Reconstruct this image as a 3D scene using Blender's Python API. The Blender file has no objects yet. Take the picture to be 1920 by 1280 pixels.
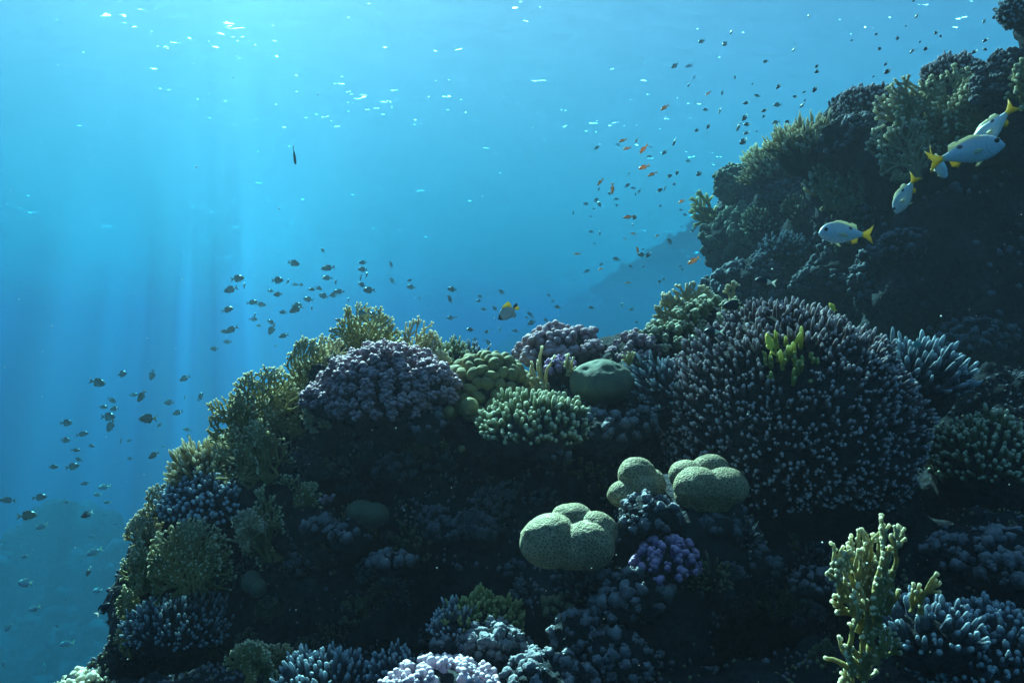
import bpy, math, random, time
import bmesh
import numpy as np
from mathutils import Vector, Matrix

# ------------------------------------------------------------------ camera, water light, exposure
sc = bpy.context.scene
COL = sc.collection
F = 1500.0                                   # focal length in pixels of the 1920 px wide frame

def at(px, py, Y):                           # a pixel and a distance give a point in the place
    return np.array([(px-960)/F*Y, Y, -(py-640)/F*Y])

cd = bpy.data.cameras.new('camera')
cam = bpy.data.objects.new('camera', cd)
COL.objects.link(cam)
cam.location = (0, 0, 0)
cam.rotation_euler = (math.radians(90), 0, 0)
cd.sensor_width = 36
cd.lens = 36*F/1920
cd.clip_start = 0.02
cd.clip_end = 3000
sc.camera = cam

SHIFT = 1.6                                  # slides the surface's transparency pattern so an open band lights the reef
SURF = 8.0                                   # height of the water surface above the camera
sd = Vector((-0.38, 1.0, 0.97)).normalized() # towards the (refracted) sun, ahead of the camera
elev = math.asin(sd.z)
azim = math.atan2(sd.x, sd.y)
w = bpy.data.worlds.new('World')
sc.world = w
w.use_nodes = True
nt = w.node_tree
bg = nt.nodes['Background']
sky = nt.nodes.new('ShaderNodeTexSky')
sky.sky_type = 'NISHITA'
sky.sun_disc = False
sky.sun_elevation = elev
sky.sun_rotation = azim
nt.links.new(sky.outputs[0], bg.inputs[0])
bg.inputs[1].default_value = 0.05
sl = bpy.data.lights.new('sun', 'SUN')
sl.energy = 5.0
sl.angle = math.radians(0.5)
sl.color = (1.0, 0.93, 0.83)
so = bpy.data.objects.new('sun', sl)
COL.objects.link(so)
so.rotation_euler = Vector((0, 0, -1)).rotation_difference(-sd).to_euler()
so.location = (0, 0, 20)
sc.view_settings.view_transform = 'Standard'
sc.view_settings.look = 'None'
sc.view_settings.exposure = 3.4
sc.view_settings.gamma = 1
sc.render.engine = 'CYCLES'
cy = sc.cycles
cy.use_denoising = True
try: cy.denoiser = 'OPENIMAGEDENOISE'
except Exception: pass
cy.max_bounces = 5
cy.diffuse_bounces = 2
cy.glossy_bounces = 2
cy.transmission_bounces = 2
cy.volume_bounces = 1
cy.transparent_max_bounces = 8
cy.caustics_reflective = False
cy.caustics_refractive = False
cy.sample_clamp_indirect = 3.0

# ------------------------------------------------------------------ small node helpers
def new_mat(name):
    m = bpy.data.materials.new(name)
    m.use_nodes = True
    m.node_tree.nodes.clear()
    return m, m.node_tree

class NT:
    def __init__(s, nt): s.nt = nt
    def n(s, typ, ins=None, **kw):
        nd = s.nt.nodes.new('ShaderNode'+typ)
        for k, v in kw.items(): setattr(nd, k, v)
        for k, v in (ins or {}).items():
            if isinstance(v, bpy.types.NodeSocket): s.nt.links.new(v, nd.inputs[k])
            else: nd.inputs[k].default_value = v
        return nd
    def math(s, op, a, b=0.0, c=0.0, clamp=False):
        nd = s.n('Math', {0: a, 1: b, 2: c}, operation=op)
        nd.use_clamp = clamp
        return nd.outputs[0]
    def noise(s, vec, scale, detail=4, rough=0.55, dist=0.0):
        return s.n('TexNoise', {'Vector': vec, 'Scale': scale, 'Detail': detail, 'Roughness': rough, 'Distortion': dist}).outputs[0]
    def ramp(s, fac, stops):
        nd = s.n('ValToRGB', {0: fac})
        e = nd.color_ramp.elements
        while len(e) < len(stops): e.new(0.5)
        for el, (p, c) in zip(e, stops):
            el.position = p
            el.color = (*c, 1) if len(c) == 3 else c
        return nd.outputs[0]
    def maprange(s, v, a, b, c, d, smooth=True):
        nd = s.n('MapRange', {0: v, 1: a, 2: b, 3: c, 4: d})
        nd.interpolation_type = 'SMOOTHSTEP' if smooth else 'LINEAR'
        return nd.outputs[0]

# ------------------------------------------------------------------ the water: surface sheet and body of water
def water_surface():
    S = 660.0
    me = bpy.data.meshes.new('water_surface')
    me.from_pydata([(-S, -S, SURF), (S, -S, SURF), (S, S, SURF), (-S, S, SURF)], [], [(0, 3, 2, 1)])
    m, t = new_mat('water_surface')
    N = NT(t)
    geo = N.n('NewGeometry')
    pos = geo.outputs['Position']
    # added transparency noise masks the sun into shafts; finer noise places painted glints
    turn = N.n('Mapping', {0: pos, 2: (0, 0, azim)}).outputs[0]           # turned so the noise bands run towards the sun
    shaft_noise = N.noise(N.n('Mapping', {0: turn, 3: (0.26, 0.012, 1), 1: (SHIFT, 0, 0)}).outputs[0], 1.0, 4, 0.68, 0.1)
    shaft = N.maprange(shaft_noise, 0.45, 0.60, 0.26, 1.0)
    glint_noise = N.noise(N.n('Mapping', {0: pos, 3: (1.9, 3.4, 1)}).outputs[0], 1.0, 3, 0.5, 0.9)
    area = N.noise(N.n('Mapping', {0: pos, 3: (0.085, 0.105, 1), 1: (3.1, 1.7, 0)}).outputs[0], 1.0, 3, 0.6)
    th = N.math('ADD', glint_noise, N.math('MULTIPLY', N.math('SUBTRACT', area, 0.5), 0.50))
    glint = N.maprange(th, 0.750, 0.763, 0.0, 1.0)
    # inside Snell's window the sheet lets light through, beyond it mirrors the water below
    cosi = N.math('ABSOLUTE', N.n('VectorMath', {0: geo.outputs['Incoming'], 1: geo.outputs['Normal']}, operation='DOT_PRODUCT').outputs['Value'])
    win = N.maprange(cosi, 0.40, 0.62, 0.0, 1.0)
    fine = N.noise(N.n('Mapping', {0: pos, 3: (0.9, 2.2, 1)}).outputs[0], 1.0, 4, 0.6, 0.6)
    low = N.math('MULTIPLY', N.maprange(cosi, 0.05, 0.45, 0.10, 0.22), N.maprange(fine, 0.35, 0.65, 0.95, 1.05))
    fac = N.math('MAXIMUM', N.math('MULTIPLY', win, shaft), N.math('MULTIPLY', low, N.math('SUBTRACT', 1.0, win)))
    bump = N.n('Bump', {'Height': N.noise(N.n('Mapping', {0: pos, 3: (2.0, 3.0, 1)}).outputs[0], 1.0, 4, 0.55), 'Strength': 0.08, 'Distance': 0.2})
    gl = N.n('BsdfGlossy', {'Color': (0.8, 0.9, 0.95, 1), 'Roughness': 0.30, 'Normal': bump.outputs[0]})
    tr = N.n('BsdfTransparent', {'Color': (1, 1, 1, 1)})
    mix = N.n('MixShader', {0: fac, 1: gl.outputs[0], 2: tr.outputs[0]})
    # glints painted into the sheet as noise-masked translucent white patches
    tl = N.n('BsdfTranslucent', {'Color': (0.95, 0.97, 1, 1)})
    mix = N.n('MixShader', {0: glint, 1: mix.outputs[0], 2: tl.outputs[0]})
    N.n('OutputMaterial', {0: mix.outputs[0]})
    me.materials.append(m)
    o = bpy.data.objects.new('water_surface', me)
    COL.objects.link(o)
    o['kind'] = 'structure'
    return o

def water_body():
    X, Z0, Z1 = 640.0, -50.0, SURF+0.15
    v = [(x, y, z) for x in (-X, X) for y in (-X, X) for z in (Z0, Z1)]
    f = [(0, 1, 3, 2), (4, 6, 7, 5), (0, 4, 5, 1), (2, 3, 7, 6), (0, 2, 6, 4), (1, 5, 7, 3)]
    me = bpy.data.meshes.new('haze')
    me.from_pydata(v, [], f)
    m, t = new_mat('haze')
    N = NT(t)
    D = 0.1
    col = [x/D for x in WATER_S]
    ab = [max(0.0, 1-(tt-x)/(D-x))**2 for x, tt in zip(WATER_S, WATER_T)]
    vol = N.n('VolumePrincipled', {'Color': (*col, 1), 'Density': D, 'Anisotropy': 0.36, 'Absorption Color': (*ab, 1)})
    N.n('OutputMaterial', {1: vol.outputs[0]})
    me.materials.append(m)
    o = bpy.data.objects.new('haze', me)
    COL.objects.link(o)
    o['kind'] = 'stuff'
    return o
WATER_S = (0.0014, 0.00165, 0.00212)         # light scattered per metre (red, green, blue)
WATER_T = (0.080, 0.0200, 0.0130)            # light lost per metre
water_surface()
water_body()
# ------------------------------------------------------------------ shape helpers (numpy)
def rng(seed): return np.random.default_rng(seed)
def unit(v):
    v = np.asarray(v, float)
    return v/np.maximum(np.linalg.norm(v, axis=-1, keepdims=True), 1e-9)
def _hash(i, j, k, s):
    h = (i*374761393 + j*668265263 + k*2147483647 + s*974634777) & 0xffffffff
    h = ((h ^ (h >> 13))*1274126177) & 0xffffffff
    h = ((h ^ (h >> 16))*2246822519) & 0xffffffff
    return ((h >> 8) & 0xffff)/65535.0
def vnoise(p, s=0):
    f = np.floor(p).astype(np.int64); t = p-f; t = t*t*(3-2*t)
    i, j, k = f[:, 0], f[:, 1], f[:, 2]
    x, y, z = t[:, 0], t[:, 1], t[:, 2]
    r = 0
    for a in (0, 1):
        for b in (0, 1):
            for c in (0, 1):
                r = r + _hash(i+a, j+b, k+c, s)*(x if a else 1-x)*(y if b else 1-y)*(z if c else 1-z)
    return r*2-1
def fbm(p, s=0, o=4, g=0.5):
    r = 0; a = 1.0
    for k in range(o):
        r = r + a*vnoise(p*(2.03**k)+17.3*k, s+k); a *= g
    return r
_ico = {}
def ico(n):
    if n not in _ico:
        b = bmesh.new(); bmesh.ops.create_icosphere(b, subdivisions=n, radius=1)
        _ico[n] = (np.array([v.co[:] for v in b.verts]), np.array([[v.index for v in f.verts] for f in b.faces])); b.free()
    return _ico[n]

class Geo:
    def __init__(s): s.V = []; s.Q = []; s.T = []; s.A = []; s.M = []; s.n = 0
    def add(s, V, Q=None, T=None, A=None):
        V = np.asarray(V, float).reshape(-1, 3)
        if Q is not None and len(Q): s.Q.append(np.asarray(Q).reshape(-1, 4)+s.n)
        if T is not None and len(T): s.T.append(np.asarray(T).reshape(-1, 3)+s.n)
        s.A.append(np.zeros(len(V)) if A is None else np.asarray(A, float).reshape(-1))
        s.V.append(V); s.n += len(V)
    def tubes(s, P, R, S=6, A=None, jit=0.0, seed=0):
        P = np.asarray(P, float); N, K, _ = P.shape
        R = np.broadcast_to(np.asarray(R, float), (N, K))
        d = unit(P[:, -1]-P[:, 0])
        ref = np.where(np.abs(d[:, 2:3]) > 0.85, np.array([[1.0, 0.2, 0]]), np.array([[0, 0, 1.0]]))
        u = unit(np.cross(d, ref)); v = np.cross(d, u)
        th = np.arange(S)*2*math.pi/S
        ring = u[:, None, :]*np.cos(th)[None, :, None]+v[:, None, :]*np.sin(th)[None, :, None]     # N,S,3
        rr = R[:, :, None]*np.ones((1, 1, S))
        if jit: rr = rr*(1+jit*rng(seed+5).uniform(-1, 1, rr.shape))
        V = P[:, :, None, :]+ring[:, None, :, :]*rr[..., None]
        i = np.arange(N)[:, None, None]*K*S; k = np.arange(K-1)[None, :, None]*S; q = np.arange(S)[None, None, :]; q2 = (q+1) % S
        Q = np.stack([i+k+q, i+k+q2, i+k+S+q2, i+k+S+q], -1)
        if A is None: A = np.zeros((N, K))
        A = np.repeat(np.broadcast_to(A, (N, K))[:, :, None], S, 2)
        s.add(V, Q=Q, A=A)
    def fingers(s, B, D, L, R, S=6, bend=0.0, seed=0, jit=0.12, tipfrom=0.55, blunt=True):
        B = np.asarray(B, float); N = len(B)
        t = np.array([0, .28, .55, .76, .90, .975, 1.0]); prof = np.array([1.08, 1.0, .92, .84, .68, .36, .03]) if blunt else np.array([1.1, .95, .8, .64, .46, .25, .03])
        L = np.broadcast_to(np.asarray(L, float), (N,)); R = np.broadcast_to(np.asarray(R, float), (N,))
        up = np.array([0, 0, 1.0])
        side = rng(seed+1).normal(0, .10, (N, 3))
        P = B[:, None, :]+D[:, None, :]*(L[:, None]*t)[..., None]+(up*bend+side)[:, None, :]*(L[:, None]*t**2)[..., None]
        A = np.clip((t-tipfrom)/(1-tipfrom), 0, 1)[None, :]*np.ones((N, 1))
        s.tubes(P, R[:, None]*prof, S, A, jit, seed)
    def balls(s, C, R, sub=2, sq=(1, 1, 1), seed=0, rough=0.0, A=None):
        v, f = ico(sub); C = np.asarray(C, float); N = len(C); R = np.broadcast_to(np.asarray(R, float), (N,))
        V = v[None]*np.asarray(sq)*R[:, None, None]
        if rough:
            V = V*(1+rough*vnoise((v[None]*1.7+C[:, None]*37).reshape(-1, 3), seed).reshape(N, -1)+rough*.45*vnoise((v[None]*4.1+C[:, None]*53).reshape(-1, 3), seed+3).reshape(N, -1))[..., None]
        V = V+C[:, None]
        T = f[None]+np.arange(N)[:, None, None]*len(v)
        a = np.clip(v[:, 2]*.5+.4, 0, 1) if A is None else np.full(len(v), A)
        s.add(V, T=T, A=np.tile(a, N))
    def obj(s, name, mat, parent=None, loc=(0, 0, 0), smooth=True):
        V = np.concatenate(s.V)-np.asarray(loc)
        Q = np.concatenate(s.Q) if s.Q else np.zeros((0, 4), int); T = np.concatenate(s.T) if s.T else np.zeros((0, 3), int)
        me = bpy.data.meshes.new(name)
        me.vertices.add(len(V)); me.vertices.foreach_set('co', V.astype(np.float32).ravel())
        li = np.concatenate([Q.ravel(), T.ravel()]).astype(np.int32)
        ls = np.concatenate([np.arange(len(Q))*4, len(Q)*4+np.arange(len(T))*3]).astype(np.int32)
        me.loops.add(len(li)); me.loops.foreach_set('vertex_index', li)
        me.polygons.add(len(ls)); me.polygons.foreach_set('loop_start', ls)
        me.update(calc_edges=True)
        me.polygons.foreach_set('use_smooth', np.full(len(ls), smooth))
        a = me.attributes.new('tip', 'FLOAT', 'POINT'); a.data.foreach_set('value', np.concatenate(s.A).astype(np.float32))
        for m in (mat if isinstance(mat, (list, tuple)) else [mat]): me.materials.append(m)
        me.update()
        o = bpy.data.objects.new(name, me); COL.objects.link(o)
        if parent is not None: o.parent = parent
        else: o.location = loc
        return o

def tag(o, label, cat, group=None):
    o['label'] = label; o['category'] = cat
    if group: o['group'] = group
    return o
def thing(name, label, cat, loc, group=None):
    o = bpy.data.objects.new(name, None); COL.objects.link(o)
    o.empty_display_size = 0.05
    o.location = loc
    return tag(o, label, cat, group)

# ------------------------------------------------------------------ materials
def living(name, base, base2, tip, scale=40, bump=0.4, bscale=180, transl=0.15, rough=0.75, cells=0.0, cscale=110, tint=0.0):
    """coral skin: blotchy colour, paler growing tips, fine polyp relief; cells>0 draws honeycomb walls"""
    m, t = new_mat(name); N = NT(t)
    co = N.n('TexCoord').outputs['Object']
    nz = N.noise(co, scale, 4, 0.6)
    c = N.ramp(nz, [(0.36, base), (0.66, base2)])
    big = N.noise(co, 7.0, 3, 0.6)
    c = N.n('Mix', {0: N.maprange(big, 0.45, 0.75, 0.0, 0.55), 6: c, 7: (*[x*0.45+0.02 for x in base], 1)}, data_type='RGBA').outputs[2]
    at_ = N.n('Attribute', attribute_name='tip').outputs['Fac']
    tf = N.math('MULTIPLY', N.math('POWER', at_, 1.6), N.maprange(nz, 0.25, 0.6, 0.6, 1.0), clamp=True)
    c = N.n('Mix', {0: tf, 6: c, 7: (*tip, 1)}, data_type='RGBA').outputs[2]
    h = N.noise(co, bscale, 2, 0.5)
    if cells:
        vo = N.n('TexVoronoi', {'Vector': co, 'Scale': cscale}, feature='DISTANCE_TO_EDGE').outputs['Distance']
        wall = N.maprange(vo, 0.05, 0.22, 1.0, 0.0)
        c = N.n('Mix', {0: wall, 6: N.n('Mix', {0: cells, 6: c, 7: (0.02, 0.03, 0.02, 1)}, data_type='RGBA').outputs[2], 7: c}, data_type='RGBA').outputs[2]
        h = N.math('ADD', N.math('MULTIPLY', h, 0.4), wall)
    b = N.n('Bump', {'Height': h, 'Strength': bump, 'Distance': 0.004})
    p = N.n('BsdfPrincipled', {'Base Color': c, 'Roughness': rough, 'Specular IOR Level': 0.08, 'Normal': b.outputs[0]})
    if transl:
        tl = N.n('BsdfTranslucent', {'Color': c, 'Normal': b.outputs[0]})
        sh = N.n('MixShader', {0: min(transl*1.8, .45), 1: p.outputs[0], 2: tl.outputs[0]}).outputs[0]
    else: sh = p.outputs[0]
    N.n('OutputMaterial', {0: sh})
    return m
def rock_mat(name, dark, mid, lite):
    m, t = new_mat(name); N = NT(t)
    co = N.n('TexCoord').outputs['Object']
    n1 = N.noise(co, 3.0, 6, 0.62, 0.3); n2 = N.noise(co, 26, 4, 0.6)
    c = N.ramp(n1, [(0.35, dark), (0.52, mid), (0.70, lite)])
    c = N.n('Mix', {0: N.maprange(n2, 0.45, 0.7, 0.0, 0.8), 6: c, 7: (*[x*0.45 for x in dark], 1)}, data_type='RGBA').outputs[2]
    vo = N.n('TexVoronoi', {'Vector': co, 'Scale': 34.0}, feature='SMOOTH_F1').outputs['Distance']
    h = N.math('ADD', N.math('MULTIPLY', N.noise(co, 60, 5, 0.65), 1.0), N.math('MULTIPLY', vo, -0.8))
    b = N.n('Bump', {'Height': h, 'Strength': 0.9, 'Distance': 0.03})
    p = N.n('BsdfPrincipled', {'Base Color': c, 'Roughness': 0.9, 'Specular IOR Level': 0.1, 'Normal': b.outputs[0]})
    N.n('OutputMaterial', {0: p.outputs[0]})
    return m
def fish_mat(name, back, side, belly, z0, z1, rough=0.4, spec=0.4, extra=None, transl=0.0):
    m, t = new_mat(name); N = NT(t)
    co = N.n('TexCoord').outputs['Object']
    xyz = N.n('SeparateXYZ', {0: co}).outputs
    z = N.maprange(xyz[2], z0, z1, 0.0, 1.0, False)
    c = N.ramp(z, [(0.10, belly), (0.42, side), (0.60, side), (0.88, back)])
    if extra: c = extra(N, co, xyz, c)
    sc_ = N.n('TexVoronoi', {'Vector': co, 'Scale': 4.0/max(z1-z0, 1e-3)*3}).outputs['Distance']
    b = N.n('Bump', {'Height': sc_, 'Strength': 0.12, 'Distance': 0.002})
    p = N.n('BsdfPrincipled', {'Base Color': c, 'Roughness': rough, 'Specular IOR Level': spec, 'Normal': b.outputs[0]})
    sh = p.outputs[0]
    if transl:
        tl = N.n('BsdfTranslucent', {'Color': c})
        sh = N.n('MixShader', {0: transl, 1: sh, 2: tl.outputs[0]}).outputs[0]
    N.n('OutputMaterial', {0: sh})
    return m
def plain(name, col, rough=0.5, transl=0.0, spec=0.4):
    m, t = new_mat(name); N = NT(t)
    co = N.n('TexCoord').outputs['Object']
    ray = N.noise(N.n('Mapping', {0: co, 3: (5, 5, 60)}).outputs[0], 1.0, 3)
    c = N.n('Mix', {0: N.maprange(ray, 0.40, 0.62, 0.0, 0.6), 6: (*col, 1), 7: (*[x*0.6 for x in col], 1)}, data_type='RGBA').outputs[2]
    p = N.n('BsdfPrincipled', {'Base Color': c, 'Roughness': rough, 'Specular IOR Level': spec})
    sh = p.outputs[0]
    if transl:
        tl = N.n('BsdfTranslucent', {'Color': c})
        sh = N.n('MixShader', {0: transl, 1: sh, 2: tl.outputs[0]}).outputs[0]
    N.n('OutputMaterial', {0: sh})
    return m

# ------------------------------------------------------------------ coral builders
def sphere_dirs(n, seed, jit=0.35):
    i = np.arange(n)+0.5; ph = np.arccos(1-2*i/n); th = math.pi*(1+5**0.5)*i
    d = np.stack([np.cos(th)*np.sin(ph), np.sin(th)*np.sin(ph), np.cos(ph)], 1)
    return unit(d+rng(seed).normal(0, jit*1.8/math.sqrt(n), d.shape))
def blob(g, c, rad, sub=5, amp=0.12, freq=2.2, seed=0, A=None):
    v, f = ico(sub)
    k = 1+amp*fbm(v*freq+np.array([seed*3.1, seed*1.7, 0]), seed, 4)
    g.add(c+v*k[:, None]*np.asarray(rad), T=f, A=A)
def finger_dome(name, label, c, rad, mats, n=600, L=0.06, r=0.008, seed=1, low=-0.35, bend=0.25, side=0.5, cat='coral', group=None, core=0.90, lenvar=0.48, S=6, blunt=True, patch=None, tilt=(0, 0, 0.25), tipfrom=0.55):
    """a dome packed with stubby branch fingers: base + branches"""
    r_ = rng(seed); c = np.asarray(c); rad = np.asarray(rad)
    t = thing(name, label, cat, c-np.array([0, 0, rad[2]*0.4]), group)
    b = Geo(); blob(b, c, rad*core, 5, 0.10, 2.0, seed)
    b.obj('base', mats[0], t, loc=np.array(t.location))
    d = sphere_dirs(int(n/(0.5*(1-low))), seed, 0.6); d = d[d[:, 2] > low]
    d = d[fbm(d*7, seed+6, 2) > -0.62]               # bare or broken spots
    nz = 1+0.10*fbm(d*2.0+np.array([seed*3.1, seed*1.7, 0]), seed, 4)
    B = c+d*rad*core*0.97*nz[:, None]
    nn = unit(d/rad)
    D = unit(nn+np.asarray(tilt)+r_.normal(0, 0.14, d.shape))
    LL = L*(1+lenvar*r_.uniform(-1, 1, len(d)))*np.where(d[:, 2] < 0, 0.85, 1.0)
    LL = LL*(1+0.35*fbm(d*4, seed+3, 2))
    RR = r*r_.uniform(0.8, 1.2, len(d))
    groups = [(np.ones(len(d), bool), mats[1], None)]
    if patch is not None:
        pd, pa, pm, pl = patch
        inp = (d@unit(pd)) > math.cos(pa)+0.05*fbm(d*9, seed+8, 2)*pa
        groups = [(~inp, mats[1], None), (inp, pm, pl)]
    for sel, mat, lab in groups:
        g = Geo(); b_, d_, l_, q_ = B[sel], D[sel], LL[sel], RR[sel]
        k_ = 1.05 if lab else 1.0
        g.fingers(b_, d_, l_*(1.05 if lab else 1.0), q_*k_, S, bend, seed, blunt=blunt, tipfrom=tipfrom)
        ns = int(side*len(b_))                     # side branchlets
        if ns:
            ii = r_.integers(0, len(b_), ns); f = r_.uniform(0.25, 0.7, ns)
            D2 = unit(d_[ii]+r_.normal(0, 0.55, (ns, 3))+np.array([0, 0, 0.15]))
            g.fingers(b_[ii]+d_[ii]*(l_[ii]*f*k_)[:, None], D2, l_[ii]*r_.uniform(0.3, 0.55, ns)*k_, q_[ii]*0.75*k_, S, bend, seed+9, blunt=blunt, tipfrom=tipfrom)
        o = g.obj('branches', mat, t, loc=np.array(t.location))
        if lab: o['label'] = lab
    return t
def fan_lines(seed, w, h, step, steps=40, stems=4, fork=0.5, spread=0.40, occ=0.68):
    """branch lines of one flat fire-coral blade grown upwards in a w x h outline; returns [(points, level0, level1)]"""
    r = random.Random(seed); grid = {}; cell = step*occ
    segs = []; tips = []
    nid = 0
    for k in range(stems):
        a = math.pi/2+(k-(stems-1)/2)/max(stems-1, 1)*1.5*spread*2
        tips.append([(k-(stems-1)/2)*w*0.06, 0.0, a, 0, nid, r.random()*0.5]); nid += 1
    cur = {t[4]: [(t[0], t[1], 0)] for t in tips}
    for st in range(1, steps):
        new = []
        for x, y, a, lv, idn, ph in tips:
            a2 = a+r.gauss(0, 0.20)
            a2 += 0.05*((math.pi/2-a2))
            x2, y2 = x+step*math.cos(a2), y+step*math.sin(a2)
            ex = (x2/(w/2))**2+((y2-h*0.30)/(h*0.70))**2
            key = (int(math.floor(x2/cell)), int(math.floor(y2/cell)))
            if ex > 1+r.uniform(-0.22, 0.10) or y2 < -0.15*h or (key in grid and grid[key] != idn and r.random() < 0.85) or st == steps-1:
                cur[idn].append((x+step*0.7*math.cos(a2), y+step*0.7*math.sin(a2), st)); cur[idn].append(True); segs.append(cur.pop(idn)); continue
            grid[key] = idn
            cur[idn].append((x2, y2, st))
            if r.random() < fork:
                segs.append(cur.pop(idn))
                for sg in (-1, 1):
                    nid += 1
                    cur[nid] = [(x2, y2, st)]
                    new.append([x2, y2, a2+sg*(spread+r.uniform(-.12, .18)), st, nid, 0])
            else: new.append([x2, y2, a2, lv, idn, ph])
        tips = new
        if not tips: break
    return segs
def fan_geo(g, base, w, h, facing, up=(0, 0, 1), seed=0, step=None, r0=0.0052, r1=0.0029, S=5, warp=0.14, beads=0, **kw):
    step = step or min(h/15, 0.0118*max(1, r0/.008))
    segs = fan_lines(seed, w, h, step, **kw)
    up = unit(up); f = unit(np.asarray(facing, float)); ax = unit(np.cross(f, up)); up = np.cross(ax, f)
    rr = random.Random(seed+99); ph = rr.uniform(0, 6)
    segs = [(s[:-1], True) if s[-1] is True else (s, False) for s in segs]
    mx = max(s[-1][2] for s, e in segs)
    br = rng(seed+4)
    for s, end in segs:
        q = np.array(s)
        if len(q) < 2: continue
        n = np.stack([q[:, 0]*3/w, q[:, 1]*3/h, np.full(len(q), seed*1.37)], 1)
        off = w*warp*(vnoise(n, seed)+0.6*np.sin(q[:, 0]/w*4+ph))
        P = np.asarray(base)+q[:, :1]*ax+q[:, 1:2]*up+off[:, None]*f
        rad = r0+(r1-r0)*np.clip(q[:, 2]/max(mx*0.8, 1), 0, 1)
        # densify so the end can be rounded
        endtip = True
        Pe = P[-1]+(P[-1]-P[-2])*0.18
        P = np.concatenate([P, [Pe]]); rad = np.concatenate([rad, [rad[-1]*(0.25 if end else 0.6)]])
        A = np.clip((q[:, 2]/mx-0.35)/0.65, 0, 1)**1.3*0.5
        A = np.concatenate([A, [A[-1]]])
        if end: A[-2:] = np.maximum(A[-2:], 0.95)
        if beads and len(P) > 2:                     # pale rounded nubs along the branch
            k = br.integers(0, len(P)-1, int(beads*len(P)+.5)); sd_ = np.where(br.random(len(k)) < .5, -1, 1)
            g.balls(P[k]+ax*(sd_*rad[k]*1.0)[:, None]+up*br.normal(0, .3, (len(k), 1))*r1+f*br.normal(0, .4, (len(k), 1))*r1, r1*br.uniform(.75, 1.25, len(k)), 2, (1, 1, 1.2), A=.9)
        if s[-1][2] < mx*0.15: A[:] = 0
        g.tubes(P[None], rad[None], S, A[None], 0.12, seed)
def fire_coral(name, label, base, w, h, mat, seed=0, sheets=3, facing=(0, -1, 0.1), depth=0.5, group=None, lean=(0, 0, 1), **kw):
    r = random.Random(seed); base = np.asarray(base, float)
    t = thing(name, label, 'coral', base, group)
    for k in range(sheets):
        g = Geo()
        a = r.uniform(-0.5, 0.5)+(k-(sheets-1)/2)*0.25
        f = np.array([facing[0]*math.cos(a)-facing[1]*math.sin(a), facing[0]*math.sin(a)+facing[1]*math.cos(a), facing[2]])
        s = 1 if k == 0 else r.uniform(0.62, 0.95)
        off = np.array([r.uniform(-.22, .22)*w*(k > 0), (k-(sheets-1)/2)*w*depth/sheets, 0])
        fan_geo(g, base+off, w*s, h*s, f, np.asarray(lean)+np.array([r.uniform(-.2, .2), 0, 0])*(k > 0), seed*7+k, **kw)
        g.obj('blade', mat, t, loc=base)
    return t
def cauliflower(name, label, c, rad, mats, n=90, lobe=0.03, knob=0.008, m=9, seed=1, low=-0.1, group=None, sub=1, stalk=True):
    """a dome of thick blunt branches that each end in a bunch of small knobs"""
    r = rng(seed); c = np.asarray(c); rad = np.asarray(rad)
    t = thing(name, label, 'coral', c-np.array([0, 0, rad[2]*0.3]), group)
    loc = np.array(t.location)
    b = Geo(); blob(b, c, rad*0.82, 4, 0.15, 2.5, seed); b.obj('base', mats[0], t, loc=loc)
    d = sphere_dirs(int(n/(0.5*(1-low))), seed, 0.6); d = d[d[:, 2] > low]
    sz = lobe*r.uniform(0.65, 1.3, len(d))
    C = c+d*rad*(1+0.10*fbm(d*2.5, seed, 3))[:, None]
    g = Geo()
    D = unit(unit(d/rad)+np.array([0, 0, .3]))
    g.fingers(C-D*sz[:, None]*1.8, D, sz*2.2, sz*0.72, 8, 0.1, seed, 0.15, tipfrom=0.7)
    N = len(d); kd = unit(D[:, None, :]*0.55+r.normal(0, 0.62, (N, m, 3)))
    kc = (C[:, None]+kd*(sz*r.uniform(0.55, 0.95, (m, N)).T.reshape(N, m).T if False else sz[:, None]*r.uniform(0.5, 0.95, (N, m)))[..., None]).reshape(-1, 3)
    g.balls(kc, knob*r.uniform(0.6, 1.35, N*m), sub, seed=seed, rough=0.18)
    g.obj('branches', mats[1], t, loc=loc)
    return t
def lobed(name, label, c, rad, lobes, mat, seed=0, sub=6, k=0.02, dents=(), amp=0.02, freq=3.0, group=None, floor=0.0, flat=1.0):
    """one solid body of bulging lobes with creases between: lobes = [(direction, reach, size)]"""
    v, f = ico(sub); c = np.asarray(c); rad = np.asarray(rad)
    L = [(np.array(unit(d))*q, s) for d, q, s in lobes]
    best = np.full(len(v), max(floor, 1e-3))
    for p, s in L:
        bd = v@p; disc = s*s-p@p+bd*bd
        rr = np.where(disc > 0, bd+np.sqrt(np.maximum(disc, 0)), 0)
        hh = np.clip(0.5+0.5*(rr-best)/k, 0, 1)
        best = best*(1-hh)+rr*hh+k*hh*(1-hh)*-0.4
    best = best*(1+amp*fbm(v*freq, seed, 3))
    for d, s, q in dents:
        best = best-q*np.exp(-((1-v@unit(d))/(s*s)))
    q = v*best[:, None]*rad; q[:, 2] = np.where(q[:, 2] < 0, q[:, 2]*flat, q[:, 2])
    g = Geo(); g.add(c+q, T=f)
    o = g.obj(name, mat, loc=c)
    return tag(o, label, 'coral', group)
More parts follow.
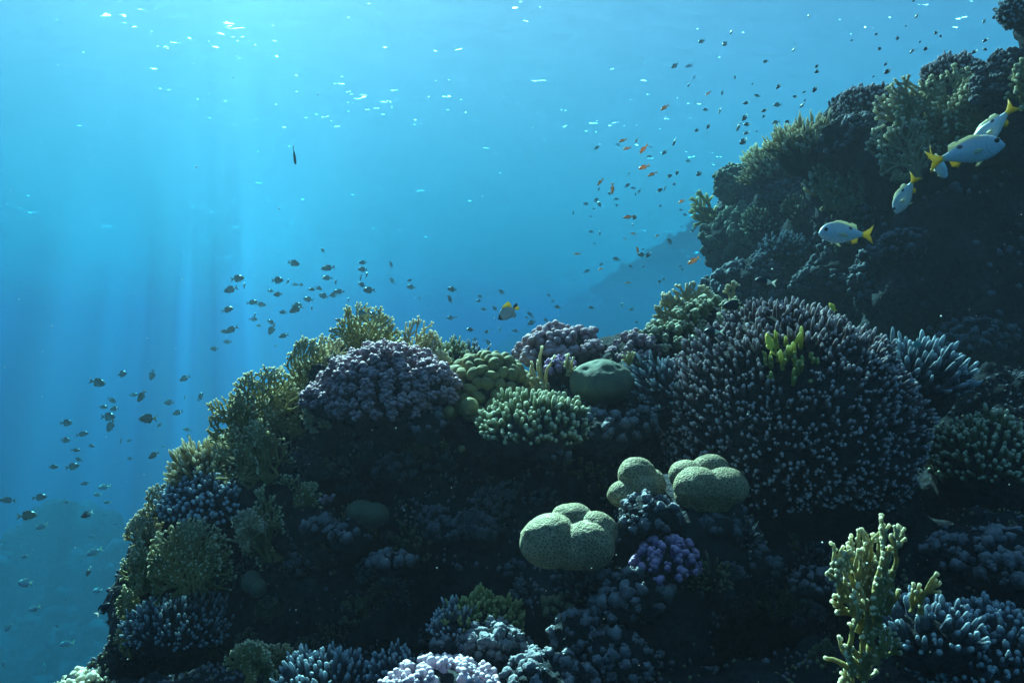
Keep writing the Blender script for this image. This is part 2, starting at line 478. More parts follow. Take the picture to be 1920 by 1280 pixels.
def knobby(name, label, c, rad, mats, n=60, knob=0.014, seed=0, low=-0.2, group=None, cat='coral', sub=3, rough=0.5, var=0.6):
    r = rng(seed); c = np.asarray(c); rad = np.asarray(rad)
    t = thing(name, label, cat, c-np.array([0, 0, rad[2]*0.4]), group); loc = np.array(t.location)
    b = Geo(); blob(b, c, rad*0.95, 5, 0.22, 2.4, seed); b.obj('base', mats[0], t, loc=loc)
    d = sphere_dirs(int(n/(0.5*(1-low))), seed, 0.9); d = d[d[:, 2] > low]
    C = c+d*rad*0.95*(1+0.22*fbm(d*2.4+np.array([seed*3.1, seed*1.7, 0]), seed, 4))[:, None]
    keep = fbm(C*4/max(rad)*0.5+seed, seed+2, 3) > -0.35
    C = C[keep]
    g = Geo(); g.balls(C, knob*r.uniform(1-var, 1+var, len(C)), sub, (1, 1, 1.1), seed, rough)
    C2 = C[r.integers(0, len(C), len(C)*2)]; C2 = C2+unit(r.normal(0, 1, C2.shape)+np.array([0, -.3, .5]))*knob*r.uniform(.6, 1.2, (len(C2), 1))
    g.balls(C2, knob*r.uniform(.25, .6, len(C2)), 1, (1, 1, 1.1), seed+1, rough)
    g.obj('knobs', mats[1], t, loc=loc)
    return t
# ------------------------------------------------------------------ seabed, reef rock
def remeshed(name, lumps, voxel, seed, amp, mat, amp2=0.02):
    """union of rough boulders -> one rock surface, then weathered"""
    g = Geo()
    for k, (px, py, Y, wx, hz, dy) in enumerate(lumps):
        s = Y/F
        blob(g, at(px, py, Y), (wx*s, dy, hz*s), 4, 0.22, 1.8, seed+k)
    o = g.obj(name, mat)
    md = o.modifiers.new('r', 'REMESH'); md.mode = 'VOXEL'; md.voxel_size = voxel
    dg = bpy.context.evaluated_depsgraph_get()
    me2 = bpy.data.meshes.new_from_object(o.evaluated_get(dg))
    bpy.data.objects.remove(o)
    n = len(me2.vertices); V = np.empty(n*3, np.float32); me2.vertices.foreach_get('co', V); V = V.reshape(-1, 3).astype(float)
    Nn = np.empty(n*3, np.float32); me2.vertices.foreach_get('normal', Nn); Nn = Nn.reshape(-1, 3)
    sc_ = 1/amp
    V += Nn*(amp*0.8*fbm(V*sc_*0.22, seed, 3)+amp2*np.abs(fbm(V*sc_*0.9, seed+5, 3)))[:, None]
    me2.vertices.foreach_set('co', V.astype(np.float32).ravel()); me2.update()
    me2.name = name
    for p in me2.polygons: p.use_smooth = True
    me2.materials.clear(); me2.materials.append(mat)
    o = bpy.data.objects.new(name, me2); COL.objects.link(o); o['kind'] = 'structure'
    return o, V, Nn

ROCK = rock_mat('reef_rock', (0.006, 0.010, 0.015), (0.015, 0.021, 0.028), (0.035, 0.040, 0.05))
FAR = rock_mat('far_rock', (0.008, 0.011, 0.015), (0.018, 0.021, 0.024), (0.05, 0.05, 0.045))
SAND = rock_mat('seabed', (0.01, 0.014, 0.018), (0.02, 0.024, 0.028), (0.05, 0.05, 0.05))

def seabed():
    x = np.concatenate([-np.geomspace(620, 8, 36), np.linspace(-7.5, 7.5, 76), np.geomspace(8, 620, 36)])
    y = np.concatenate([-np.geomspace(620, 3, 24), np.linspace(-2.5, 16, 94), np.geomspace(16.5, 620, 50)])
    X, Y = np.meshgrid(x, y); p = np.stack([X.ravel(), Y.ravel(), 0*X.ravel()], 1)
    z = -34+1.4*fbm(p*0.35, 3, 4)+0.10*fbm(p*1.6, 9, 3)+np.clip(p[:, 0]*0.10, -1.5, 3)*np.clip(1-np.abs(p[:, 1]-5)/25, 0, 1)
    z = np.maximum(z, -44)
    p[:, 2] = z; w_, h_ = len(x), len(y)
    i = np.arange(h_-1)[:, None]*w_+np.arange(w_-1)[None]
    Q = np.stack([i, i+1, i+w_+1, i+w_], -1)
    g = Geo(); g.add(p, Q=Q); o = g.obj('seabed', SAND); o['kind'] = 'structure'
seabed()

NEAR = [(300, 1190, 3.05, 75, 190, .35), (420, 1060, 3.05, 150, 170, .35), (560, 900, 3.05, 110, 190, .35), (690, 810, 2.95, 130, 160, .30),
        (745, 830, 2.85, 140, 110, .28), (900, 830, 2.95, 170, 120, .30), (1060, 800, 2.95, 150, 120, .3), (1190, 760, 2.95, 130, 120, .3),
        (1310, 725, 3.0, 110, 85, .3), (1480, 900, 2.75, 230, 200, .35), (1450, 1060, 2.75, 330, 230, .40), (1000, 1040, 2.8, 350, 210, .35),
        (650, 1120, 2.9, 320, 220, .35), (620, 1390, 2.35, 520, 150, .35), (1000, 1360, 2.0, 350, 130, .25), (1530, 1390, 1.95, 520, 150, .25),
        (1850, 1180, 2.3, 230, 190, .3), (1075, 1120, 2.15, 95, 90, .14), (1290, 1040, 2.2, 120, 110, .2), (1235, 1190, 2.05, 95, 110, .12),
        (1850, 980, 2.95, 180, 140, .3), (1820, 830, 3.5, 160, 150, .35), (620, 1010, 2.62, 70, 60, .10), (1110, 1270, 1.9, 110, 60, .1), (900, 1230, 2.0, 90, 60, .1),
        (900, 1900, 3.0, 1000, 560, .9), (1500, 2000, 2.6, 1000, 600, .9), (1100, 5200, 3.2, 1100, 3300, 1.6)]
NEAR = [(a, b, c, d*.86, e*.90, f) for a, b, c, d, e, f in NEAR]
near_o, NV, NN = remeshed('reef_rock', NEAR, 0.016, 11, 0.10, ROCK, 0.045)
def wk(px): return float(np.interp(px, [1300, 1450, 1700, 1920], [2.3, 1.95, 1.25, .95]))
WALL = [(1490, 570, 5.4, 150, 150, .7), (1385, 440, 5.3, 65, 95, .35), (1430, 560, 5.4, 105, 130, .5), (1480, 400, 5.5, 90, 110, .4), (1440, 385, 5.4, 70, 80, .35), (1535, 335, 5.5, 85, 85, .4), (1590, 390, 5.5, 150, 150, .5), (1740, 400, 5.6, 240, 220, .7), (1700, 290, 5.6, 170, 110, .5), (1840, 270, 5.7, 190, 120, .5),
        (1930, 200, 5.8, 100, 100, .5), (1650, 620, 5.75, 300, 220, .8), (1880, 600, 5.8, 250, 260, .7), (1700, 800, 5.6, 330, 190, .8), (1950, 40, 5.6, 55, 60, .3),
        (1700, 1300, 5.7, 700, 560, 1.4), (1750, 2000, 5.4, 700, 800, 1.4)]
WALL = [(a, b, c*wk(a), d*.92, e*.94, f*.5*wk(a)) for a, b, c, d, e, f in WALL]
wall_o, WV, WN = remeshed('reef_wall', WALL, 0.055, 23, 0.24, ROCK, 0.13)
FARL = [(a, b, Y*10, d, e, f*10) for a, b, Y, d, e, f in [(1180, 650, 17, 110, 90, 1.5), (1260, 600, 16.5, 150, 120, 1.8), (1350, 570, 15.5, 140, 150, 1.8), (1100, 690, 17.5, 120, 90, 1.6), (1300, 800, 17, 380, 200, 3.2)]]
far_o, FV, FN = remeshed('distant_reef', FARL, 1.0, 31, 2.2, FAR, 2.4)
LEFTL = [(a, b, Y*5.0, d, e, f*5.0) for a, b, Y, d, e, f in [(105, 1060, 13.0, 70, 90, .9), (50, 1120, 13.2, 90, 90, 1.1), (180, 1170, 12, 120, 130, 1.2), (330, 1090, 16, 140, 90, 1.4), (40, 1280, 10.5, 160, 110, 1.2), (200, 1350, 10, 260, 130, 1.5)]]
left_o, LV, LN = remeshed('distant_reef', LEFTL, 0.42, 37, 1.3, FAR, 1.3)

# ------------------------------------------------------------------ coral materials
M = {}
M['core'] = rock_mat('coral_base', (0.008, 0.01, 0.014), (0.018, 0.02, 0.025), (0.05, 0.045, 0.05))
M['acro'] = living('finger_coral', (0.06, 0.04, 0.05), (0.14, 0.088, 0.095), (0.84, 0.74, 0.76), 30, 1.0, 330, 0.12)
M['acro_green'] = living('green_finger_coral', (0.08, 0.095, 0.05), (0.17, 0.18, 0.09), (0.78, 0.78, 0.58), 30, 0.6, 260, 0.18)
M['acro_yellow'] = living('yellow_finger_coral', (0.30, 0.30, 0.07), (0.48, 0.46, 0.12), (0.80, 0.78, 0.38), 30, 0.5, 260, 0.25)
M['acro_blue'] = living('blue_finger_coral', (0.04, 0.055, 0.085), (0.09, 0.115, 0.15), (0.56, 0.66, 0.72), 30, 0.6, 260, 0.18)
M['fire'] = living('fire_coral', (0.17, 0.145, 0.05), (0.32, 0.265, 0.09), (0.95, 0.88, 0.62), 24, 0.4, 300, 0.28)
M['fire_pale'] = living('pale_fire_coral', (0.27, 0.21, 0.11), (0.45, 0.36, 0.19), (0.93, 0.88, 0.70), 24, 0.4, 300, 0.28)
M['lilac'] = living('lilac_coral', (0.15, 0.09, 0.12), (0.29, 0.175, 0.21), (0.74, 0.54, 0.58), 70, 0.6, 300, 0.15)
M['purple'] = living('purple_coral', (0.15, 0.085, 0.21), (0.27, 0.16, 0.34), (0.60, 0.44, 0.64), 70, 0.6, 300, 0.15)
M['pink'] = living('pink_coral', (0.36, 0.25, 0.35), (0.52, 0.39, 0.49), (0.88, 0.76, 0.82), 70, 0.6, 300, 0.15)
M['bluek'] = living('blue_grey_crust', (0.022, 0.024, 0.034), (0.085, 0.085, 0.105), (0.25, 0.25, 0.27), 60, 0.9, 240, 0.05)
M['turf'] = living('turf', (0.02, 0.025, 0.035), (0.055, 0.06, 0.07), (0.20, 0.21, 0.24), 50, 0.8, 240, 0.05)
M['turf_green'] = living('green_turf', (0.03, 0.035, 0.02), (0.07, 0.075, 0.04), (0.25, 0.25, 0.15), 50, 0.8, 240, 0.05)
M['porites'] = living('lobed_coral', (0.12, 0.11, 0.05), (0.21, 0.18, 0.075), (0.2, 0.2, 0.1), 20, 0.35, 420, 0.0)
M['boulder'] = living('boulder_coral', (0.085, 0.11, 0.085), (0.16, 0.18, 0.12), (0.3, 0.3, 0.2), 20, 0.7, 420, 0.0, cells=.3, cscale=190)
M['brain'] = living('brain_coral', (0.26, 0.22, 0.13), (0.42, 0.355, 0.225), (0.5, 0.5, 0.3), 16, 1.0, 300, 0.0, cells=0.62, cscale=125)
M['olive'] = living('olive_bush_coral', (0.12, 0.14, 0.05), (0.22, 0.24, 0.08), (0.50, 0.50, 0.22), 40, 0.6, 300, 0.15)
M['dim'] = living('dim_crust', (0.012, 0.017, 0.024), (0.035, 0.045, 0.06), (0.13, 0.15, 0.17), 60, 0.8, 240, 0.05)  # darkened crust colour, the reef face's shade partly put into it
M['dim_green'] = living('dim_green_crust', (0.018, 0.022, 0.014), (0.05, 0.055, 0.03), (0.17, 0.17, 0.10), 60, 0.8, 240, 0.05)  # greenish version, its shade likewise put into the colour
core = M['core']

# ------------------------------------------------------------------ corals on the right-hand dome
finger_dome('finger_coral', 'huge rounded dome of dense dark purple finger branches right of centre', at(1468, 800, 2.55), (.415, .40, .39), (core, M['acro']),
            n=2300, L=.038, r=.0066, seed=4, low=-.6, bend=.20, side=1.2, tipfrom=.66, lenvar=.4, patch=((-.20, -.74, .60), .20, M['acro_yellow'], 'patch of soft yellow green branches'))
finger_dome('finger_coral', 'pale blue finger coral tucked behind the right shoulder of the big dome', at(1715, 730, 2.75), (.13, .16, .13), (core, M['acro_blue']),
            n=190, L=.055, r=.009, seed=14, low=-.2, tilt=(.35, 0, .2))
finger_dome('finger_coral', 'arched finger coral with pale knob tips at the right edge', at(1850, 880, 2.55), (.17, .17, .17), (core, M['acro_green']),
            n=430, L=.026, r=.0075, seed=15, low=-.1, side=.3)
fire_coral('fire_coral', 'pale upright fire coral rising behind the left shoulder of the big dome', at(1282, 625, 3.0), .22, .20, M['fire_pale'], 31, 3, stems=6, spread=.26, r0=.008, r1=.0048)
fire_coral('fire_coral', 'tiny pale fire coral tuft peeking over the top of the big dome', at(1370, 562, 3.0), .07, .07, M['fire_pale'], 32, 2, stems=3, step=.011, r0=.006, r1=.004)
cauliflower('cauliflower_coral', 'grey green cauliflower coral between big dome and its upright fire coral', at(1335, 615, 2.9), (.14, .14, .10), (core, M['acro_green']), n=50, lobe=.020, knob=.0085, m=9, seed=33)
cauliflower('cauliflower_coral', 'olive cauliflower coral on the left shoulder of the big dome', at(1250, 655, 2.85), (.13, .13, .09), (core, M['acro_green']), n=50, lobe=.020, knob=.0085, m=8, seed=34)
cauliflower('cauliflower_coral', 'small lilac grey cauliflower coral left of the big dome below the olive one', at(1195, 665, 2.8), (.09, .1, .07), (core, M['lilac']), n=40, lobe=.018, knob=.008, m=8, seed=35)
finger_dome('finger_coral', 'thin bluish branch tangle where boulder coral meets the big dome', at(1235, 745, 2.55), (.07, .09, .10), (core, M['acro_blue']), n=110, L=.05, r=.0055, seed=36, low=-.4, tilt=(-.6, -.2, .1), side=1.0)
fire_coral('fire_coral', 'small yellow fire coral sprig above right end of boulder coral', at(1183, 690, 2.62), .06, .06, M['fire'], 37, 2, stems=3, step=.010, r0=.005, r1=.0035)

# ------------------------------------------------------------------ the ridge, from the middle to the left
cauliflower('cauliflower_coral', 'lilac grey cauliflower coral on skyline left of the bay gap', at(1052, 668, 2.95), (.145, .13, .10), (core, M['lilac']), n=46, lobe=.029, knob=.0115, m=13, seed=41, sub=2)
r_ = rng(77)
t = thing('lobed_coral', 'green yellow mound of fat rounded lobes in the middle of the ridge', 'coral', at(915, 770, 2.72)); loc = np.array(t.location)
c_ = at(915, 745, 2.72); rad_ = np.array([.150, .14, .140])
g = Geo(); blob(g, c_, rad_*.88, 5, .06, 2.0, 5); g.obj('base', M['core'], t, loc=loc)
dd = sphere_dirs(190, 5, 0.6); dd = dd[dd[:, 2] > -0.5]
g = Geo()
for d in dd:                                   # each lobe a lumpy egg lying along the mound
    v, f = ico(4); e = r_.uniform(.0165, .0225)*np.array([r_.uniform(1.0, 1.55), 1, r_.uniform(1.0, 1.25)])
    ax = unit(np.cross(d, unit(r_.normal(0, 1, 3)))); ay = np.cross(d, ax)
    q = v*(1+.10*fbm(v*1.3+d*9, 7, 2))[:, None]*e
    g.add(c_+d*rad_*1.0+q[:, :1]*ax+q[:, 1:2]*ay+q[:, 2:]*d, T=f)
g.obj('lobes', M['porites'], t, loc=loc)
for k, (px, py, q, lab) in enumerate([(842, 772, .020, 'small round green coral ball at the lower left foot of lobed mound'), (866, 842, .013, 'lone little green coral ball in shadow below the lobed mound'), (880, 765, .034, 'egg shaped green coral lump below the lobed mound')]):
    lobed('lobed_coral', lab, at(px, py, 2.5), (q, q, q), [((0, 0, 1), .1, .9), ((.6, -.5, .3), .4, .62)], M['porites'], k, 4, .1)
fire_coral('upright_finger_coral', 'pale sheaf of straight upright fingers between lobed mound and boulder coral', at(1016, 735, 2.58), .075, .145, M['fire_pale'], 42, 3, stems=7, spread=.10, fork=.2, step=.012, r0=.006, r1=.0045)
fire_coral('upright_finger_coral', 'short sparse upright fingers touching left side of boulder coral', at(1066, 705, 2.56), .05, .075, M['fire_pale'], 43, 2, stems=4, spread=.15, fork=.2, step=.011, r0=.005, r1=.004)
cauliflower('cauliflower_coral', 'small violet cauliflower coral just left of boulder coral', at(1050, 695, 2.62), (.045, .05, .04), (core, M['purple']), n=30, lobe=.012, knob=.006, m=8, seed=44)
lobed('boulder_coral', 'smooth grey green boulder coral with dented top left of big dome', at(1128, 722, 2.55), (.108, .11, .088),
      [((0, 0, 1), .0, .95), ((-.7, -.2, .45), .34, .68), ((.75, -.2, .3), .34, .68), ((0, -.9, -.1), .2, .8)], M['boulder'], 6, 6, .10, flat=.7,
      dents=[((-.62, -.55, .70), .09, .07), ((.15, -.75, .70), .10, .09), ((.5, -.5, .75), .06, .07), ((-.2, -.4, .95), .07, .05)], amp=.012)
finger_dome('finger_coral', 'low cushion of short blue green fingers below the lobed mound', at(1005, 805, 2.42), (.175, .16, .105), (core, M['acro_green']), n=430, L=.022, r=.0078, seed=45, low=-.3, tilt=(0, -.1, .35), side=.6, bend=.3)
knobby('encrusted_rock', 'pale blue knobby crust right of the short finger cushion', at(1130, 815, 2.42), (.10, .09, .07), (ROCK, M['bluek']), n=70, knob=.011, seed=46, low=-.3)
knobby('encrusted_rock', 'blue knobby ledge hanging under the boulder coral', at(1190, 800, 2.45), (.07, .07, .05), (ROCK, M['bluek']), n=45, knob=.009, seed=47, low=-.3)
knobby('encrusted_rock', 'small knobby outcrop below the short finger cushion', at(1030, 850, 2.35), (.05, .05, .04), (ROCK, M['bluek']), n=40, knob=.008, seed=48)
finger_dome('finger_coral', 'small bushy blue green coral on skyline left of lobed mound', at(845, 690, 2.95), (.08, .08, .07), (core, M['acro_green']), n=150, L=.032, r=.0055, seed=49, low=-.2, side=1.0)
finger_dome('finger_coral', 'smallest bushy coral on skyline directly behind lobed mound', at(885, 675, 3.0), (.05, .05, .04), (core, M['acro_blue']), n=80, L=.026, r=.005, seed=50, low=-.2, side=.8)
cauliflower('cauliflower_coral', 'large lilac cauliflower coral crowning the left of the ridge', at(722, 748, 2.6), (.20, .17, .165), (core, M['lilac']), n=210, lobe=.022, knob=.0072, m=17, seed=51, low=-.25)
cauliflower('cauliflower_coral', 'lower lilac cauliflower lobe spilling down left of the large lilac crown', at(630, 755, 2.62), (.105, .12, .07), (core, M['lilac']), n=60, lobe=.019, knob=.0068, m=15, seed=52, low=-.1)
cauliflower('cauliflower_coral', 'lilac cauliflower lobe between the large lilac crown and lobed mound', at(810, 735, 2.56), (.075, .09, .09), (core, M['lilac']), n=50, lobe=.019, knob=.0068, m=15, seed=53, low=-.2)
knobby('encrusted_rock', 'faint knobby outcrop in shade below the large lilac crown', at(800, 800, 2.5), (.06, .05, .06), (ROCK, M['bluek']), n=45, knob=.010, seed=54)

fire_coral('fire_coral', 'tallest fire coral bush at the top of the left slope', at(682, 690, 2.95), .26, .235, M['fire'], 61, 4, stems=6)
fire_coral('fire_coral', 'fire coral bush standing right of the lilac crown on skyline', at(785, 690, 2.9), .165, .18, M['fire_pale'], 62, 4, stems=6, spread=.3)
fire_coral('fire_coral', 'fire coral fan left of the tallest bush on left slope', at(590, 760, 2.8), .25, .25, M['fire'], 63, 4, stems=6, lean=(-.3, 0, 1))
fire_coral('fire_coral', 'fire coral fan jutting left halfway up the left slope', at(530, 815, 2.7), .26, .25, M['fire'], 64, 4, stems=6, lean=(-.55, 0, 1))
fire_coral('fire_coral', 'dark edged fire coral fan below the halfway fan, leaning out left', at(515, 900, 2.6), .24, .22, M['fire'], 65, 4, stems=6, lean=(-.8, 0, 1))
fire_coral('fire_coral', 'bare open net of fire coral between the pale bush and the slope', at(468, 900, 2.6), .12, .14, M['fire'], 66, 2, stems=3, step=.017, spread=.5, lean=(-.1, 0, 1))
finger_dome('bush_coral', 'pale creamy bush coral at the shoulder of the lower left slope', at(385, 895, 2.75), (.105, .11, .085), (core, M['fire_pale']), n=190, L=.045, r=.0068, seed=67, low=-.3, side=1.6, tilt=(-.1, 0, .4))
finger_dome('finger_coral', 'dark blue dome of short pale tipped fingers on lower left slope', at(395, 960, 2.66), (.165, .15, .12), (core, M['acro_blue']), n=420, L=.024, r=.0085, seed=68, low=-.1, side=.15, tilt=(0, -.1, .3))
fire_coral('fire_coral', 'fire coral tuft at the left rim of the dark blue dome', at(325, 975, 2.7), .13, .13, M['fire_pale'], 69, 3, stems=5, lean=(-.5, 0, 1))
fire_coral('fire_coral', 'broad fire coral fan in front of the dark blue dome', at(375, 1100, 2.5), .25, .22, M['fire'], 70, 4, stems=7, lean=(-.15, -.2, 1), spread=.5)
fire_coral('fire_coral', 'ragged fire coral fan to the right of the dark blue dome', at(505, 1050, 2.55), .15, .24, M['fire'], 71, 3, stems=5, lean=(-.15, -.1, 1))
fire_coral('fire_coral', 'fire coral fan reaching furthest left above the foot of the slope', at(280, 1110, 2.62), .18, .18, M['fire'], 72, 4, stems=6, lean=(-.6, 0, 1))
fire_coral('fire_coral', 'lowest fire coral tuft on left edge above the dark foot', at(250, 1160, 2.66), .11, .12, M['fire'], 73, 3, stems=4, lean=(-.5, -.1, 1))
fire_coral('fire_coral', 'feathery fire coral filling the notch between tallest bush and next fan', at(630, 735, 2.85), .20, .20, M['fire_pale'], 161, 3, stems=6, lean=(-.2, 0, 1))
fire_coral('fire_coral', 'feathery fire coral on outer edge above the pale creamy bush', at(465, 835, 2.68), .20, .19, M['fire'], 162, 4, stems=6, lean=(-.6, 0, 1))
fire_coral('fire_coral', 'feathery fire coral between left rim tuft and furthest left fan', at(290, 1030, 2.66), .15, .15, M['fire_pale'], 164, 4, stems=5, lean=(-.5, 0, 1))
fire_coral('fire_coral', 'feathery fire coral low on left edge beside the shaded blue bush', at(248, 1230, 2.68), .14, .15, M['fire'], 165, 3, stems=5, lean=(-.5, 0, 1))
fire_coral('fire_coral', 'feathery fire coral hugging the right end of skyline fan by lilac crown', at(815, 720, 2.85), .12, .13, M['fire_pale'], 167, 3, stems=5)
fire_coral('fire_coral', 'lacy fire coral right below the dark edged fan on left slope', at(560, 985, 2.6), .16, .17, M['fire'], 171, 3, stems=5, lean=(-.2, -.1, 1))
fire_coral('fire_coral', 'lacy fire coral in front of the dark blue dome at its right', at(470, 1030, 2.5), .13, .13, M['fire_pale'], 172, 3, stems=5, lean=(-.1, -.1, 1))
fire_coral('fire_coral', 'lacy fire coral under the lilac lobe at top of the shade', at(610, 800, 2.58), .14, .12, M['fire_pale'], 173, 3, stems=5, lean=(-.2, -.2, 1))
finger_dome('bush_coral', 'shaded blue bush coral under the broad fire coral fan', at(340, 1180, 2.6), (.18, .14, .08), (core, M['acro_blue']), n=330, L=.035, r=.006, seed=74, low=-.2, side=.8)

# ------------------------------------------------------------------ brain corals and the shaded hollow
BR = lambda *a: [(np.array(d), q, s) for d, q, s in a]
lobed('brain_coral', 'largest brain coral, honeycombed and split by a groove, low at centre', at(1068, 1018, 1.95), (.112, .10, .10),
      BR(((-.60, -.3, .10), .44, .70), ((.42, -.50, .0), .48, .64), ((.82, -.1, .42), .58, .52), ((.12, .3, .85), .50, .50), ((.1, .3, -.2), .2, .7)), M['brain'], 8, 6, .012, flat=.85,
      dents=[((-.86, -.62, .22), .10, .07), ((-.55, -.8, .45), .07, .05)], amp=.025)
lobed('brain_coral', 'left lobed brain coral of the pair above the largest one', at(1196, 915, 2.08), (.078, .075, .075),
      BR(((-.75, -.3, -.35), .58, .54), ((-.05, .0, .70), .44, .64), ((.25, -.7, .1), .52, .48), ((.65, .1, .2), .4, .58), ((0, .1, -.3), .2, .66)), M['brain'], 9, 6, .012, flat=.85, amp=.02)
lobed('brain_coral', 'right lobed brain coral of the pair, broad with three bulging humps', at(1322, 915, 2.06), (.105, .09, .085),
      BR(((-.66, .1, .60), .58, .47), ((-.38, -.6, .2), .52, .58), ((.55, -.5, .12), .52, .61), ((.26, .3, .85), .60, .47), ((0, .1, -.5), .3, .74)), M['brain'], 10, 6, .012, flat=.85,
      dents=[((.85, -.5, .38), .09, .08)], amp=.02)
knobby('encrusted_rock', 'pale blue encrusted rock wedged between the brain corals', at(1215, 972, 1.98), (.075, .06, .052), (ROCK, M['bluek']), n=90, knob=.0085, seed=81, low=-.3)
cauliflower('cauliflower_coral', 'violet grape like coral on the spur below the brain corals', at(1250, 1060, 1.92), (.078, .07, .06), (core, M['purple']), n=52, lobe=.011, knob=.0068, m=5, seed=82, sub=2, low=-.2)
knobby('encrusted_rock', 'blue grape like knobs stepping down left of the violet coral', at(1195, 1110, 1.90), (.085, .06, .06), (ROCK, M['bluek']), n=46, knob=.0125, seed=83, low=-.4)
knobby('encrusted_rock', 'blue knobs at the lower left end of the violet coral spur', at(1150, 1140, 1.88), (.05, .05, .035), (ROCK, M['bluek']), n=26, knob=.011, seed=84, low=-.4)
lobed('brain_coral', 'dim olive rounded coral deep in the left hollow', at(690, 965, 2.5), (.075, .07, .055), BR(((-.4, -.2, .4), .4, .62), ((.4, -.4, .2), .45, .62), ((0, 0, -.3), .2, .7)), M['boulder'], 12, 5, .03)
knobby('encrusted_rock', 'pale blue lump on shaded ledge left of the dim olive coral', at(595, 995, 2.46), (.05, .05, .035), (ROCK, M['bluek']), n=26, knob=.013, seed=86)
knobby('encrusted_rock', 'bluish crumpled crust in front of the dim olive coral', at(655, 1010, 2.42), (.06, .05, .055), (ROCK, M['bluek']), n=40, knob=.011, seed=87)
knobby('encrusted_rock', 'row of small round blue knobs below the left hollow', at(735, 1052, 2.4), (.07, .04, .025), (ROCK, M['bluek']), n=26, knob=.013, seed=88, sub=2, rough=.1)
finger_dome('finger_coral', 'single pale finger stub on top of left shaded ledge', at(613, 945, 2.47), (.012, .012, .016), (core, M['lilac']), n=7, L=.025, r=.008, seed=89, low=.2, side=0)
lobed('boulder_coral', 'dim grey rounded coral beside hanging fan at left of hollow', at(478, 1095, 2.5), (.045, .045, .05), BR(((-.3, -.2, .3), .3, .7), ((.4, -.4, -.2), .4, .6)), M['boulder'], 13, 5, .1)

# ------------------------------------------------------------------ foreground bottom
finger_dome('bush_coral', 'olive bush coral at bottom centre with short side spikes', at(905, 1175, 2.0), (.10, .09, .065), (core, M['olive']), n=280, L=.022, r=.005, seed=91, low=-.3, side=1.0)
finger_dome('bush_coral', 'blue green bush coral just left of the olive bush', at(855, 1185, 1.97), (.05, .05, .055), (core, M['acro_blue']), n=110, L=.026, r=.0045, seed=92, low=-.3, side=.8)
knobby('encrusted_rock', 'dark lumpy rock below the olive bush with pale rims', at(930, 1215, 1.88), (.07, .06, .055), (ROCK, M['bluek']), n=70, knob=.010, seed=93, low=-.3)
knobby('encrusted_rock', 'slanting knobby ridge at lower left of the olive bush', at(845, 1215, 1.9), (.045, .04, .02), (ROCK, M['bluek']), n=26, knob=.009, seed=94)
cauliflower('cauliflower_coral', 'bright pinkish lilac cauliflower coral cut by the bottom edge', at(830, 1290, 1.75), (.115, .09, .052), (core, M['pink']), n=64, lobe=.015, knob=.0068, m=9, seed=95)
knobby('encrusted_rock', 'pillar of knobby rock right of bottom centre with upright crown', at(1085, 1195, 1.86), (.055, .05, .06), (ROCK, M['bluek']), n=60, knob=.009, seed=96, low=-.5)
knobby('encrusted_rock', 'low rubble heap along bottom edge right of bright lilac coral', at(1030, 1270, 1.75), (.10, .08, .05), (ROCK, M['bluek']), n=90, knob=.0095, seed=97, low=-.2)
knobby('encrusted_rock', 'shaded heap of blue knobs below the violet coral spur', at(1160, 1240, 1.82), (.08, .06, .07), (ROCK, M['bluek']), n=80, knob=.0095, seed=98, low=-.3)
fire_coral('fire_coral', 'dim fire coral patch at bottom left of the hollow', at(480, 1275, 2.1), .17, .11, M['fire'], 99, 3, stems=5)
finger_dome('bush_coral', 'blue branching coral along bottom edge left of the bright lilac one', at(610, 1290, 2.0), (.11, .09, .065), (core, M['acro_blue']), n=220, L=.032, r=.006, seed=100, low=-.2, side=.8)
finger_dome('bush_coral', 'small dark bush coral touching left end of bright lilac coral', at(740, 1265, 1.95), (.06, .06, .045), (core, M['acro_blue']), n=110, L=.024, r=.005, seed=101, low=-.2, side=.6)
knobby('encrusted_rock', 'pale rocky coral ledge at the bottom left corner', at(165, 1300, 2.6), (.11, .10, .065), (ROCK, M['fire_pale']), n=120, knob=.012, seed=102, low=-.2)
knobby('encrusted_rock', 'dark knobby rock lip at left foot of the slope', at(262, 1210, 2.75), (.07, .08, .05), (ROCK, M['bluek']), n=60, knob=.012, seed=103)

# nearest fire coral with upright pale tipped blades, lower right
t = thing('fire_coral', 'nearest fire coral with tall white tipped blades at lower right', 'coral', at(1605, 1330, 1.42))
loc = np.array(t.location)
for k, (px, py, Y, w_, h_, lean, fa, st) in enumerate([
        (1612, 1270, 1.40, .060, .165, (-.03, 0, 1), (.6, -1, 0), 4), (1628, 1185, 1.43, .105, .155, (-.22, 0, 1), (.1, -1, 0), 6), (1638, 1185, 1.44, .065, .205, (.03, .05, 1), (.35, -1, 0), 4),
        (1650, 1175, 1.40, .075, .185, (.22, -.02, 1), (.9, -1, 0), 5), (1605, 1150, 1.42, .07, .125, (-.2, .05, 1), (-.5, -1, 0), 5), (1660, 1150, 1.45, .065, .165, (.2, .1, 1), (.4, -1, 0), 5), (1630, 1130, 1.46, .08, .14, (-.05, .1, 1), (-.2, -1, 0), 6),
        (1612, 1370, 1.41, .085, .13, (.0, 0, 1), (.3, -1, 0), 5), (1600, 1265, 1.39, .065, .075, (-.6, 0, 1), (-.2, -1, 0), 3), (1635, 1240, 1.4, .075, .065, (.5, -.2, 1), (-.2, -1, 0), 4), (1618, 1330, 1.4, .065, .11, (.1, 0, 1), (1.0, -1, 0), 5)]):
    g = Geo(); fan_geo(g, at(px, py, Y), w_, h_, fa, lean, 200+k, .0085, .0062, .0031, 6, .10, stems=st, spread=.27, fork=.45, occ=.80, beads=.16)
    g.obj('blade', M['fire'], t, loc=loc)
